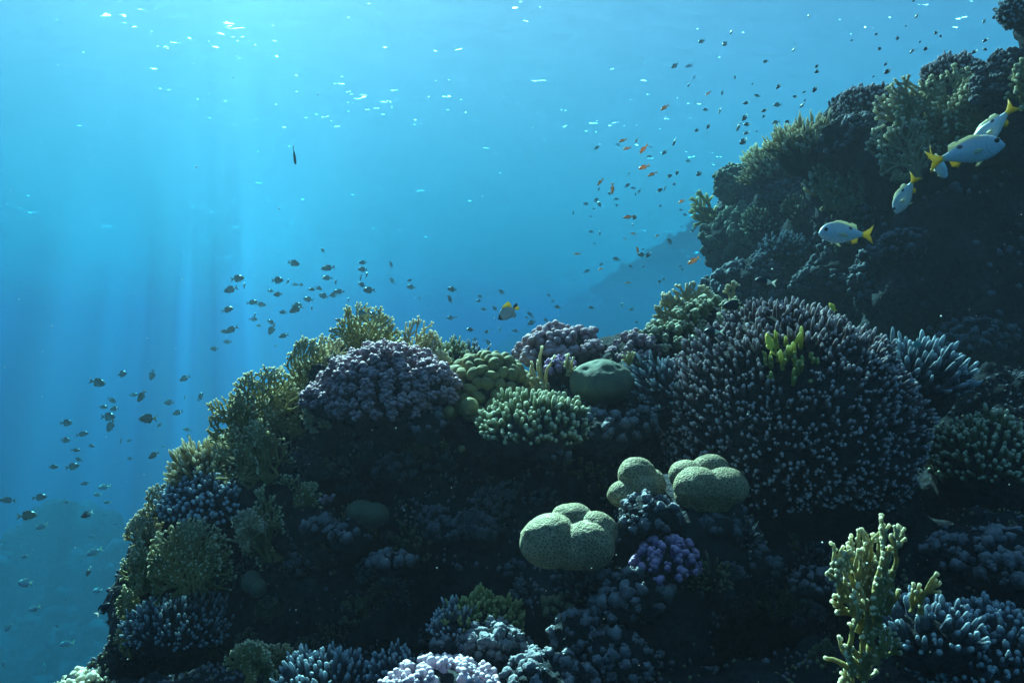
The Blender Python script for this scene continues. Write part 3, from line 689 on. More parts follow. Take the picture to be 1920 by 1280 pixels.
fire_coral('fire_coral', 'single fire coral blade leaning right beside the nearest fire coral', at(1722, 1150, 1.5), .045, .085, M['fire'], 210, 2, stems=3, step=.010, r0=.005, r1=.0036, lean=(.35, 0, 1), spread=.2)
finger_dome('finger_coral', 'blue white stubby finger field filling the bottom right corner', at(1870, 1260, 1.75), (.20, .16, .13), (core, M['acro_blue']), n=520, L=.022, r=.0065, seed=211, low=-.1, side=.8)
finger_dome('finger_coral', 'dim blue finger clump under the leaning fire coral blade', at(1745, 1200, 1.7), (.10, .09, .07), (core, M['acro_blue']), n=120, L=.028, r=.007, seed=212, low=-.1, side=.4)
knobby('encrusted_rock', 'dark crusted boulder at right edge above the finger field', at(1880, 1060, 2.1), (.12, .12, .09), (ROCK, M['bluek']), n=130, knob=.012, seed=213, low=-.2)
knobby('encrusted_rock', 'dark crusted rock between the leaning blade and right boulder', at(1790, 1050, 2.15), (.08, .08, .06), (ROCK, M['bluek']), n=80, knob=.010, seed=214)
knobby('encrusted_rock', 'dim blue knob patch in shade left of nearest fire coral', at(1530, 1095, 2.2), (.08, .07, .04), (ROCK, M['bluek']), n=60, knob=.009, seed=215)

# ------------------------------------------------------------------ the right-hand wall
from mathutils.bvhtree import BVHTree
_dg = bpy.context.evaluated_depsgraph_get()
_bvh = BVHTree.FromObject(wall_o, _dg)
def wp(px, py, nom):
    """point on the wall's rock seen along this direction (or the stated depth past the skyline) and metres per pixel there"""
    d = Vector(at(px, py, 1.0)).normalized(); hit = _bvh.ray_cast(Vector((0, 0, 0)), d)[0]
    Y = hit.y if hit else nom*wk(px)
    return at(px, py, Y), Y/F
def wfire(label, px, py, w, h, mat, seed, sheets=4, stems=6, lean=(0, 0, 1), nom=5.3, out=0, r=3.0, **kw):
    p, s = wp(px, py, nom); p = p-np.array([0, out*s, 0])
    fire_coral('fire_coral', label, p, w*s, h*s, M[mat], seed, sheets, stems=stems, lean=lean, step=9*s, r0=r*1.3*s, r1=r*.8*s, **kw)
def wdome(name, label, px, py, rx, rz, mat, n, L, r, seed, nom=5.3, out=0, **kw):
    p, s = wp(px, py, nom); p = p-np.array([0, out*s, 0])
    finger_dome(name, label, p, (rx*s, rx*s*.9, rz*s), (core, M[mat]), n=n, L=L*s, r=r*s, seed=seed, **kw)
def wknob(name, label, px, py, rx, rz, mats, n, knob, seed, nom=5.3, **kw):
    p, s = wp(px, py, nom)
    knobby(name, label, p, (rx*s, rx*s*.8, rz*s), mats, n=n, knob=knob*s, seed=seed, **kw)
wknob('knob_coral', 'rounded knob studded coral head at the left end of the far wall', 1378, 348, 40, 38, (M['boulder'], M['boulder']), 361, 4.03, 301, low=-.3, rough=.15, var=.3)
p, s_ = wp(1375, 392, 5.2)
lobed('boulder_coral', 'pale smooth lump below the knob studded head on far wall', p, (22*s_, 22*s_, 30*s_), BR(((0, 0, .5), .3, .7), ((-.3, -.3, -.3), .3, .6)), M['boulder'], 15, 5, .1, amp=.01)
wfire('fire coral fan sticking out from left end of the far wall', 1345, 425, 60, 75, 'fire', 302, 3, 5, (-.75, 0, 1))
wknob('knob_coral', 'lumpy crust of rounded knobs over the left face of far wall', 1395, 450, 70, 70, (ROCK, M['boulder']), 285, 5.58, 303, low=-.6)
wknob('knob_coral', 'shaded lumpy crust below the left face of far wall', 1400, 550, 80, 60, (ROCK, M['turf']), 285, 5.58, 316, low=-.6)
wdome('finger_coral', 'bush of long thin pale fingers on skyline of the far wall', 1515, 290, 62, 45, 'fire_pale', 300, 23, 2.3, 304, low=-.2, side=2.4, bend=.3, tilt=(-.1, 0, .45))
wdome('finger_coral', 'lower bush of thin pale fingers at left flank of far wall', 1450, 335, 45, 42, 'fire_pale', 220, 19, 2.2, 305, low=-.2, side=2.2, tilt=(-.5, 0, .45))
wdome('finger_coral', 'small pale finger bush just above the knob studded head', 1425, 310, 24, 22, 'fire_pale', 110, 15, 2.0, 317, low=0, side=.6, tilt=(-.3, 0, .5))
wfire('fire coral bush hanging in front of the long fingered bush', 1580, 395, 120, 125, 'fire_pale', 306, 5, 7, out=25)
wfire('thin pale fire coral just right of the long fingered bush', 1650, 330, 80, 90, 'fire_pale', 318, 3, 5, out=15)
wdome('table_coral', 'dark rounded table coral overhanging near top of far wall', 1632, 200, 66, 30, 'acro', 520, 8, 3.2, 307, low=-.7, side=.6)
wdome('table_coral', 'dark table coral behind the yellowish bush at top of far wall', 1785, 140, 55, 26, 'acro', 420, 9, 3.4, 308, low=-.6, side=.6)
wfire('tall yellowish fire coral bush crowning the far wall', 1745, 300, 150, 165, 'fire', 309, 6, 8, r=3.6, out=10)
wfire('yellowish fire coral right of the crowning bush on far wall', 1828, 270, 110, 130, 'fire', 310, 5, 6, r=3.6, out=10)
wfire('yellowish fire coral leaning left at the near end of the crowning bush', 1712, 235, 90, 90, 'fire_pale', 319, 4, 5, (-.5, 0, 1), r=3.4)
wfire('fire coral curtain hanging down the middle of far wall', 1690, 345, 100, 110, 'fire_pale', 311, 4, 6, out=15)
p, s_ = wp(1890, 165, 5.3)
cauliflower('cauliflower_coral', 'dark lumpy coral at upper right edge below the corner coral', p, (60*s_, 50*s_, 62*s_), (core, M['bluek']), n=90, lobe=11*s_, knob=4.2*s_, m=8, seed=312, low=-.5)
wfire('yellowish blades on dark lumpy coral at upper right edge', 1895, 215, 80, 95, 'fire', 313, 3, 5, out=65, r=3.6)
wdome('table_coral', 'dark coral head hanging in the upper right corner', 1917, 22, 46, 30, 'acro_blue', 240, 8, 3.2, 314, low=-.9, side=.4, nom=5.2)
wknob('encrusted_rock', 'jumbled knobby ledge on far wall under the dark table coral', 1610, 262, 70, 45, (ROCK, M['bluek']), 285, 4.34, 315, low=-.5)
wdome('bush_coral', 'dim bush coral just right of the lumpy crust on far wall', 1432, 425, 34, 30, 'acro_green', 130, 13, 2.6, 330, low=-.4, side=1.0)
wdome('bush_coral', 'dim bush coral on the small shelf below the long fingered bushes', 1468, 472, 40, 24, 'acro_blue', 130, 13, 2.6, 331, low=-.4, side=1.0)
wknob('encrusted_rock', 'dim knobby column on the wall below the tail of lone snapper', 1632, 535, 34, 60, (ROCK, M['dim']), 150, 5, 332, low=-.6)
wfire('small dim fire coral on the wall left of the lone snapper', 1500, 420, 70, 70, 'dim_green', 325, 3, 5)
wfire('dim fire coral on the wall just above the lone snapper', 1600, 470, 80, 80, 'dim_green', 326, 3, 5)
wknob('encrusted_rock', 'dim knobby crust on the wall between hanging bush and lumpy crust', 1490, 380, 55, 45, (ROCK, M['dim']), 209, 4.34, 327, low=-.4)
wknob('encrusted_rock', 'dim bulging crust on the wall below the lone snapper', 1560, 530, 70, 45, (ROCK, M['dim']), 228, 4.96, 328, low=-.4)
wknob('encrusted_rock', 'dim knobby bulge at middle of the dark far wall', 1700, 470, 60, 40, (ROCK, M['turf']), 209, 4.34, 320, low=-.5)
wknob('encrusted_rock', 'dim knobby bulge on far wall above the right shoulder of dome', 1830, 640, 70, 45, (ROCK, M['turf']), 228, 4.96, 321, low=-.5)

# ------------------------------------------------------------------ fine growth on shaded rock
def growth(name, V, Nn, cond, n, size, mat, seed, fing=0.5):
    r = rng(seed); V = V[cond]; Nn = Nn[cond]
    cl = r.choice(len(V), n//9); C = V[cl]
    # clusters: neighbours of each chosen spot
    P, D = [], []
    for c, i in zip(C, cl):
        m = np.nonzero((np.abs(V-c).max(1) < size*9))[0]
        pick = r.choice(m, min(len(m), 9), replace=False)
        P.append(V[pick]); D.append(Nn[pick])
    P = np.concatenate(P); D = unit(np.concatenate(D)+np.array([0, -.1, .35]))
    q = r.uniform(0, 1, len(P)) < fing
    g = Geo()
    g.fingers(P[q]-D[q]*size, D[q]+0*D[q], size*r.uniform(1.3, 2.6, q.sum()), size*r.uniform(.5, .9, q.sum()), 5, .3, seed)
    g.balls(P[~q], size*r.uniform(.6, 1.6, (~q).sum()), 1, seed=seed, rough=.25)
    o = g.obj(name, mat); o['kind'] = 'stuff'
    o['label'] = 'short turf of tiny knobs and stubs growing over the bare reef rock'
    return o
vis = (NV[:, 1] < 3.4) & (NV[:, 2] > -1.6) & (NN[:, 1] < 0.3)
growth('turf_growth', NV, NN, vis & (NN[:, 2] > -0.2), 4200, .0075, M['turf'], 401)
growth('turf_growth', NV, NN, vis & (NN[:, 2] > 0.1), 2600, .0065, M['turf_green'], 402, .8)
wv = (WN[:, 1] < 0.4) & (WV[:, 2] > -2.0) & (WN[:, 2] > -0.3)
growth('turf_growth', WV, WN, wv, 3600, .026, M['turf'], 403, .4)
growth('turf_growth', FV, FN, (FN[:, 1] < .5) & (FN[:, 2] > -.4), 2600, .35, FAR, 404, .1)
growth('turf_growth', LV, LN, (LN[:, 1] < .5) & (LN[:, 2] > -.4), 2600, .2, FAR, 405, .1)

# ------------------------------------------------------------------ dim corals in the shade of the reef face
_bn = BVHTree.FromObject(near_o, _dg)
FACE = {'under the lilac crown': (560, 830, 860, 930), 'under the finger cushion': (880, 870, 1130, 950), 'in the left hollow': (540, 960, 760, 1090), 'in the middle of the hollow': (770, 940, 980, 1110),
        'left of the violet spur': (980, 1080, 1130, 1180), 'below the left fans': (400, 1130, 640, 1230), 'under the big dome': (1330, 960, 1580, 1090), 'right of the violet spur': (1310, 1090, 1560, 1260), 'above the bottom edge': (640, 1120, 820, 1220),
        'under the boulder coral': (1130, 800, 1240, 880)}
ORDR = ['first', 'second', 'third', 'fourth', 'fifth', 'sixth', 'seventh', 'eighth']
fr2 = random.Random(21)
for where, (x0, y0, x1, y1) in FACE.items():
    nx = max(2, int((x1-x0)*(y1-y0)/4500)); nx = min(nx, 7); pts = []
    for k in range(nx): pts.append((x0+(k+fr2.uniform(.2, .8))*(x1-x0)/nx, fr2.uniform(y0, y1)))
    cnt = {}
    for k, (px, py) in enumerate(pts):
        hit = _bn.ray_cast(Vector((0, 0, 0)), Vector(at(px, py, 1)).normalized())[0]
        if hit is None: continue
        ty = fr2.choice(['lumpy crust', 'lumpy crust', 'branching tuft', 'knob cluster', 'small fan'])
        cnt.setdefault(ty, []).append((px, py, np.array(hit)))
    for ty, lst in cnt.items():
        for i, (px, py, p) in enumerate(lst):
            lab = ('only dim %s %s' % (ty, where)) if len(lst) == 1 else ('dim %s %s, %s such from left' % (ty, where, ORDR[i]))
            s_ = p[1]/F*fr2.uniform(.8, 1.5); sd_ = 500+int(px)+k
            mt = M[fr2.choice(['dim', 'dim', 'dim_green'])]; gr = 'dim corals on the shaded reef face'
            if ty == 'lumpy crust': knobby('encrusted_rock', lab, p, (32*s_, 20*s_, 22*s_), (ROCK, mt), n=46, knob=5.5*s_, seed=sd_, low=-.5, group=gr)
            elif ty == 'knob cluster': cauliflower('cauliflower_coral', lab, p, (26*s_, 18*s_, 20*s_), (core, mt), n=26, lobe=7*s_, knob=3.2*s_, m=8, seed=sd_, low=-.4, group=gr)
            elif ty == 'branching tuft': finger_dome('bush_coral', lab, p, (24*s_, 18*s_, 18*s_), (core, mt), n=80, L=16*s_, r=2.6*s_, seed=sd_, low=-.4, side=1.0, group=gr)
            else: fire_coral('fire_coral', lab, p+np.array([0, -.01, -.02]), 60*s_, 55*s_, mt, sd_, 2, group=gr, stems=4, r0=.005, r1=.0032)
# ------------------------------------------------------------------ fish
def fish_body(prof, thick, S=12, nose=0.0):
    """prof = [(x, z_top, z_bottom, half_width)] from tail root to snout"""
    p = np.array(prof); K = len(p)
    th = np.arange(S)*2*math.pi/S
    V = np.zeros((K, S, 3))
    V[:, :, 0] = p[:, :1]
    V[:, :, 1] = p[:, 3:4]*thick*np.sign(np.cos(th))*np.abs(np.cos(th))**1.1
    V[:, :, 2] = (p[:, 1:2]+p[:, 2:3])/2+(p[:, 1:2]-p[:, 2:3])/2*np.sin(th)
    k = np.arange(K-1)[:, None]*S; q = np.arange(S)[None]; q2 = (q+1) % S
    Q = np.stack([k+q, k+q2, k+S+q2, k+S+q], -1).reshape(-1, 4)
    return V.reshape(-1, 3), Q
def plate(g, pts, th, y=0.0, mi=0, tilt=None):
    """thin fin of thickness th; pts = outline (x, z)"""
    p = np.array(pts, float); n = len(p); c = p.mean(0)
    def put(a, yy): return np.column_stack([a[:, 0], np.full(len(a), yy), a[:, 1]])
    V = np.concatenate([put(p, y-th*.25), put(p, y+th*.25), put(c[None], y-th), put(c[None], y+th)])
    if tilt is not None: V = tilt(V)
    T = []
    for i in range(n):
        j = (i+1) % n
        T += [(i, j, 2*n), (n+j, n+i, 2*n+1), (i, n+i, j), (j, n+i, n+j)]
    g.add(V, T=T); g.M.append((len(T), mi))
def smooth_prof(pts, K=16):
    p = np.array(pts); t = np.linspace(0, 1, len(p)); u = np.linspace(0, 1, K)
    out = np.stack([np.interp(u, t, p[:, i]) for i in range(p.shape[1])], 1)
    for _ in range(2): out[1:-1] = out[1:-1]*.5+(out[:-2]+out[2:])*.25
    return out
def bend_x(V, b):
    V = np.array(V); t = np.clip(0.5-V[:, 0], 0, 1.2); V[:, 1] += b*t*t; return V
def small_fish(name, prof, tail, fins, thick, mats, bend):
    """one continuous little fish, unit length, head along +x; materials: body, fins (tail, edges)"""
    g = Geo(); V, Q = fish_body(smooth_prof(prof), thick); g.add(V, Q=Q); nq = len(Q)
    plate(g, tail, .008, 0, 1)
    for f in fins: plate(g, f, .006, 0, 2)
    for sy in (-1, 1):                              # pectoral fins and eyes
        x, z, w = prof[-3][0]+.02, (prof[-3][1]+prof[-3][2])/2-.02, prof[-3][3]*thick
        plate(g, [(x, z), (x-.12, z+.03), (x-.14, z-.03), (x-.05, z-.05)], .004, sy*(w+.012), 2)
        ex, ez, ew = prof[-2][0]+.0, prof[-2][1]*.35+.01, prof[-2][3]*thick
        v, f = ico(1); g.add(v*.022+np.array([ex, sy*ew*.85, ez]), T=f); g.M.append((len(f), 3))
    g.V = [bend_x(v, bend) for v in g.V]
    o = g.obj(name, mats)
    mi = np.concatenate([np.zeros(nq, int)]+[np.full(n, m) for n, m in g.M]).astype(np.int32)
    o.data.polygons.foreach_set('material_index', mi); o.data.update()
    me = o.data; bpy.data.objects.remove(o)
    return me
EYE = plain('fish_eye', (0.01, 0.01, 0.012), 0.15, 0, 0.6)
P_DAMSEL = [(-.30, .035, -.035, .16), (-.24, .06, -.06, .35), (-.10, .15, -.15, .8), (.08, .21, -.20, 1), (.24, .20, -.19, 1), (.36, .14, -.14, .8), (.44, .07, -.08, .5), (.485, .0, -.03, .05)]
T_DAMSEL = [(-.28, .03), (-.38, .10), (-.52, .19), (-.43, .05), (-.41, 0), (-.43, -.05), (-.52, -.19), (-.38, -.10), (-.28, -.03)]
F_DAMSEL = [[(.24, .18), (.10, .26), (-.06, .25), (-.20, .20), (-.23, .06), (0, .14)], [(.06, -.18), (-.06, -.26), (-.20, -.19), (-.22, -.06), (-.05, -.12)], [(.22, -.17), (.08, -.30), (.10, -.17)]]
P_SLIM = [(-.30, .03, -.03, .2), (-.22, .05, -.05, .4), (-.06, .10, -.10, .85), (.10, .13, -.125, 1), (.26, .12, -.12, 1), (.38, .085, -.09, .8), (.45, .045, -.05, .5), (.485, 0, -.015, .05)]
T_SLIM = [(-.28, .03), (-.40, .09), (-.56, .17), (-.44, .04), (-.42, 0), (-.44, -.04), (-.56, -.17), (-.40, -.09), (-.28, -.03)]
F_SLIM = [[(.22, .11), (.12, .19), (-.05, .16), (-.20, .12), (-.22, .05), (0, .09)], [(.02, -.11), (-.08, -.17), (-.20, -.11), (-.2, -.05)], [(.2, -.1), (.06, -.2), (.08, -.11)]]
def two_tone(N, co, xyz, c):
    k = N.maprange(xyz[0], -.10, -.04, 1.0, 0.0)
    return N.n('Mix', {0: k, 6: c, 7: (0.80, 0.76, 0.55, 1)}, data_type='RGBA').outputs[2]
DAM = [fish_mat('damsel_skin', (0.10, 0.15, 0.15), (0.22, 0.29, 0.28), (0.50, 0.55, 0.52), -.2, .2, .35, .5, transl=.25), plain('damsel_fin', (0.22, 0.26, 0.26), .5, .4), plain('damsel_fin_dark', (0.16, 0.22, 0.21), .5, .45), EYE]
BRN = [fish_mat('brown_damsel_skin', (0.10, 0.08, 0.04), (0.22, 0.16, 0.08), (0.40, 0.32, 0.2), -.2, .2, .35, .5), plain('brown_damsel_fin', (0.4, 0.32, 0.2), .5, .4), plain('brown_fin', (0.16, 0.11, 0.05), .5, .3), EYE]
PAL = [fish_mat('pale_damsel_skin', (0.30, 0.55, 0.50), (0.35, 0.60, 0.62), (0.5, 0.6, 0.62), -.2, .2, .3, .6), plain('pale_fin', (0.5, 0.6, 0.5), .5, .4), plain('pale_fin_edge', (0.3, 0.45, 0.45), .5, .4), EYE]
HLF = [fish_mat('two_tone_skin', (0.012, 0.014, 0.02), (0.02, 0.022, 0.03), (0.03, 0.03, 0.04), -.2, .2, .4, .4, two_tone), plain('white_tail', (0.85, 0.85, 0.78), .5, .45), plain('black_fin', (0.012, 0.014, 0.02), .5, .1), EYE]
ORA = [fish_mat('orange_skin', (0.92, 0.32, 0.08), (0.95, 0.42, 0.15), (0.95, 0.58, 0.32), -.12, .12, .4, .4, transl=.35), plain('orange_tail', (0.85, 0.40, 0.10), .5, .45), plain('orange_fin', (0.8, 0.25, 0.05), .5, .4), EYE]
KIND = {}
for code, nm, pr, tl, fn, th, mt, L in (('c', 'damselfish', P_DAMSEL, T_DAMSEL, F_DAMSEL, .085, DAM, .19), ('b', 'damselfish', P_DAMSEL, T_DAMSEL, F_DAMSEL, .085, BRN, .19), ('p', 'damselfish', P_DAMSEL, T_DAMSEL, F_DAMSEL, .085, PAL, .17),
                                     ('h', 'two_tone_damselfish', P_DAMSEL, T_DAMSEL, F_DAMSEL, .085, HLF, .16), ('a', 'orange_anthias', P_SLIM, T_SLIM, F_SLIM, .065, ORA, .12)):
    KIND[code] = (nm, [small_fish(nm, pr, tl, fn, th, mt, b) for b in (-.12, 0.0, .13)], L)

SCHOOLS = {
 # frame x0, y0, zoom; rows: zoomed x, y, length, heading in the image, turn away from the image plane, kind, distance override
 'upper left school': (380, 440, 4.364, 'school above left ridge', 'damselfish schooling in open water above the left ridge', [
  (985,130,50,140),(745,232,90,-10),(1025,270,100,190),(1312,228,75,180),(1310,283,70,180),(1543,245,50,110),(1292,345,48,250,50),(1345,330,45,105,55),(612,372,110,0),(1018,353,80,180),(700,382,35,90,55),(757,408,55,0),(805,410,50,0),(1085,390,40,80,55),
  (285,358,105,10),(340,420,58,100,45),(230,447,110,200),(895,447,65,180,0,'b'),(948,437,60,-20),(1305,410,65,150),(1362,453,85,180),(1550,375,55,120),(1695,372,50,200),(1705,428,65,170),(615,487,75,180,0,'b'),(560,460,60,170),(865,528,80,170),(990,500,80,165),(1070,493,70,185,0,'b'),
  (1115,465,85,180),(1193,537,40,100,45),(405,553,85,10),(475,570,75,-5),(200,612,115,12,0,'b'),(770,575,75,10),(765,608,125,205,0,'b'),(657,633,60,180),(890,603,45,100,55),(415,690,70,0),(425,660,40,100,55),(460,743,45,180),(560,715,70,150,0,'b'),(565,775,95,240),(235,775,115,205),(178,790,60,180,0,'b'),
  (665,825,95,195),(205,875,70,185),(95,933,75,180),(802,803,25,180),(600,910,32,140),(1065,785,75,180,0,'c',2.5),(1295,640,80,0,0,'c',2.5),(1395,648,65,170,0,'c',2.5),(1110,700,50,160,0,'c',2.5),(1775,520,28,90)]),
 'lower left school': (60, 660, 4.8, 'school beside lower slope', 'damselfish schooling in blue water left of the slope', [
  (805,197,115,10),(595,272,150,-10),(1080,205,85,255),(1375,235,85,205),(720,432,85,-35),(915,383,80,10),(985,395,120,235,0,'b'),(1235,452,90,180),(1375,405,42,260),(1520,400,75,80,40),(1708,465,70,180),(640,493,80,0),(745,508,95,190),(685,580,130,0),(705,660,130,245),(1045,598,150,180,0,'b'),(1312,543,95,200),
  (1148,655,60,225),(310,635,105,0),(455,735,110,10),(300,790,100,0),(1730,620,70,250),(1395,695,70,170),(1410,750,55,180,0,'p'),(530,843,75,0),(395,880,75,0),(800,795,50,250),(875,795,45,200),(420,965,70,160),(365,1027,115,8),(190,1032,80,0),(1095,925,110,210,0,'b'),(1185,845,38,180,0,'p'),(885,955,50,180),(650,1210,105,185,0,'p'),(480,1180,80,190)]),
 'centre school': (800, 500, 6.4, 'group above lobed mound', 'damselfish over the middle of the ridge', [
  (305,270,100,170),(280,390,100,118),(640,355,65,150),(628,408,75,185),(900,305,88,135),(685,510,70,165),(820,500,80,135),(290,612,85,180),(358,605,50,170),(1240,568,95,145),(1200,605,55,170),(1270,605,45,170),(1260,670,95,200),(1430,638,65,150),(1508,640,28,90),(525,755,105,170,0,'b'),(725,778,62,200,0,'h'),(875,758,58,90,60,'h'),
  (1065,768,80,170),(785,748,30,180),(345,857,75,180),(578,872,70,180),(690,878,35,150),(740,912,80,120),(990,820,30,180),(1465,345,50,120),(1515,412,55,200),(1570,482,80,165,0,'b')]),
 'middle swarm': (1060, 260, 7.11, 'swarm beside far wall', 'mixed swarm left of the far wall', [
  (765,25,95,200,0,'a'),(950,28,65,235,0,'a'),(820,130,105,195,0,'a'),(1040,140,120,230,0,'a'),(1045,382,135,200,0,'a'),(1160,472,125,205,0,'a'),(465,580,85,230,0,'a'),(628,672,110,265,0,'a'),(840,1045,110,185,0,'a'),(1550,835,95,205,0,'a'),(1725,830,60,200,0,'a',13),
  (705,82,70,160),(415,125,75,30),(1140,110,60,180),(700,400,35,90),(855,465,55,100,50),(830,498,45,0),(825,625,90,35),(905,660,70,170),(935,740,45,90),(985,700,70,240),(450,670,60,250),(585,730,45,120,60),(410,820,75,40),(450,875,70,115,50),(680,805,65,180),(685,890,60,130),(270,870,70,0),(110,985,55,255,50),(380,935,40,180),(1060,808,40,120),
  (1540,950,55,170),(1600,1015,65,170),(345,1240,65,180),(770,1162,28,180),(1550,1172,30,180),(335,1035,50,160),(1325,660,55,260,50),(1635,300,70,180),(1110,240,80,10),
  (1325,180,90,225,0,'h'),(1490,450,85,255,0,'h'),(1385,500,80,20,0,'h'),(1785,465,95,215,0,'h'),(1455,605,60,225,0,'h'),(1255,690,80,35,0,'h'),(1270,895,55,180,0,'h'),(930,1045,95,230,0,'h'),(1720,1190,60,0,0,'h'),(1695,1230,60,45,0,'h'),(1450,45,80,260,50,'h')]),
 'upper swarm': (1240, 40, 7.53, 'swarm under water surface', 'mixed swarm below the surface', [
  (570,285,105,205),(900,315,105,225),(190,630,95,215),(395,632,110,190),(465,795,55,240),(1040,795,60,100),(380,905,60,260),(860,1010,80,255),(1355,1050,95,165),(1640,1180,105,185),(625,1250,70,185),(1470,570,80,200),(990,155,50,230,50),(1285,885,40,250),(825,1250,50,260,50),(470,1155,40,200),(660,1020,75,215,0,'a'),(45,1220,110,215,0,'a'),
  (1200,1155,95,190,0,'h'),(1455,1260,95,200,0,'h'),(1655,920,95,230,0,'h')]),
 'wall edge swarm': (1300, 170, 7.385, 'swarm over long fingers', 'mixed swarm above the left end of the far wall', [
  (710,375,110,235,0,'h'),(745,465,100,185,0,'h'),(735,590,85,195,0,'h'),(975,355,55,230,0,'h'),(1310,430,90,185,0,'h'),(210,495,95,235,0,'h'),(50,545,75,220,0,'h'),(690,705,130,220,0,'h'),(895,855,45,235,0,'h'),(910,965,70,215,0,'h'),(1410,85,70,170,0,'h'),(625,505,85,255,50),(1140,440,100,200),(1150,570,50,110),(195,580,60,265,40),(1545,135,45,250),(1510,205,60,215,50),(170,265,85,180),(365,285,60,265,50),(875,565,40,200)]),
 'lower swarm': (1040, 420, 5.82, 'swarm above ridge gap', 'mixed swarm above the gap in the ridge', [
  (1025,335,80,225,0,'h'),(1525,42,50,0,0,'h'),(1500,75,45,30,0,'h'),(1255,190,75,130),(1400,495,45,160,0,'h'),(1140,630,55,30,0,'h'),(1195,600,50,180,0,'h'),(735,885,50,90,60,'h'),(900,1072,40,150,0,'h'),(1365,460,40,0,0,'h'),(672,382,80,160),(350,515,75,30),(830,462,60,160),(395,88,50,180),(497,110,65,100,50),(432,215,30,0),(965,275,40,190),(965,465,45,200),(400,910,70,170),(30,900,70,170,0,'b'),(510,440,45,220),(840,930,60,180),
  (860,105,50,165,0,'a'),(245,325,60,180,0,'a'),(905,290,70,100,0,'a'),(950,335,90,185,0,'b'),(1515,400,110,210,0,'a',12),(800,640,50,190,0,'a'),(1120,130,50,200,0,'a'),(500,490,50,210,0,'a'),(765,160,35,150,0,'a')]),
 'table swarm': (1460, 0, 7.11, 'swarm above table coral', 'mixed swarm above the top of the far wall', [
  (510,880,60,230,0,'h'),(515,955,70,200,0,'h'),(485,1190,110,235,0,'h'),(1340,655,70,30,0,'h'),(1430,855,80,220,0,'h'),(1450,955,115,215,0,'h'),(200,665,50,230,50),(975,540,40,200),(1585,510,70,255),(1300,460,55,220),(1265,1020,45,225),(405,220,60,100,50),(340,1230,60,210)]),
 'corner swarm': (1680, 0, 7.11, 'swarm near upper corner', 'mixed swarm near the upper right corner', [
  (535,435,80,220,0,'h'),(595,490,60,90,0,'h'),(400,650,85,215,0,'h'),(1040,695,90,210,0,'h'),(1190,540,80,215,0,'h'),(1185,660,60,-20,0,'h'),(1315,230,90,210,0,'h',6.5),(1360,650,48,215,0,'h'),(275,215,50,240,50),(135,350,45,210),(320,560,55,220),(215,680,70,230,40),(1180,285,90,225),(240,10,50,220)]),
 'deep left': (0, 880, 3.2, 'deep water lower left', 'fish scattered in the deep water at lower left', [
  (45,183,90,175),(240,165,70,5),(165,275,100,5,0,'b'),(625,105,75,190,0,'p'),(585,150,50,180,0,'p'),(645,195,40,180,0,'p'),(400,195,40,180,0,'p'),(565,495,85,200,0,'p'),(520,270,80,205,0,'h'),(530,610,55,255,0,'h'),(615,840,125,40,0,'h',1.9),(155,680,95,180,0,'p'),(585,725,65,190,0,'p'),(400,1045,75,185,0,'p'),(50,945,60,235,0,'p'),(150,520,40,190,0,'p'),(340,940,35,100,0,'p'),(645,925,30,200,0,'p'),(265,1180,40,100,0,'p'),(205,835,75,200,0,'p'),(250,340,85,200,0,'p'),(20,1170,50,90,0,'p'),(555,400,40,180,0,'p'),(8,455,28,90,0,'p'),(395,780,30,90,0,'p'),(690,325,40,180,0,'p')]),
}
def place_fish(o, px, py, lenpx, ang, yaw, L, Y=None, roll=0.0, hz=1.0):
    a = math.radians(ang); yw = math.radians(yaw)
    Y0 = L*math.cos(min(abs(yw), 1.0))*F/lenpx if Y is None else Y
    s = L if Y is None else lenpx*Y/F/math.cos(min(abs(yw), 1.0))
    X = Vector((math.cos(a)*math.cos(yw), math.sin(yw), math.sin(a)*math.cos(yw)))
    upv = Vector((0, 0, 1)) if abs(X.z) < .93 else Vector((-math.copysign(1, math.cos(a)+1e-6)*.6, 0, .8))
    Z = (upv-X*upv.dot(X)).normalized(); Yv = Z.cross(X)
    if roll: 
        Z = (Z*math.cos(roll)+Yv*math.sin(roll)); Yv = Z.cross(X)
    mtx = Matrix((X, Yv, Z)).transposed().to_4x4()
    o.matrix_world = Matrix.Translation(Vector(at(px, py, Y0))) @ mtx @ Matrix.Diagonal((s, s, s*hz, 1))
HEAD = ['right', 'upper right', 'up', 'upper left', 'left', 'lower left', 'down', 'lower right']
ORD = ['first', 'second', 'third', 'fourth', 'fifth', 'sixth', 'seventh', 'eighth', 'ninth', 'tenth', 'eleventh', 'twelfth', 'thirteenth', 'fourteenth', 'fifteenth', 'sixteenth', 'seventeenth', 'eighteenth', 'nineteenth']
COLR = {'c': 'grey green damselfish', 'b': 'brownish damselfish', 'p': 'pale bluish damselfish', 'h': 'white tailed dark damselfish', 'a': 'slim orange anthias'}
fr = random.Random(5)
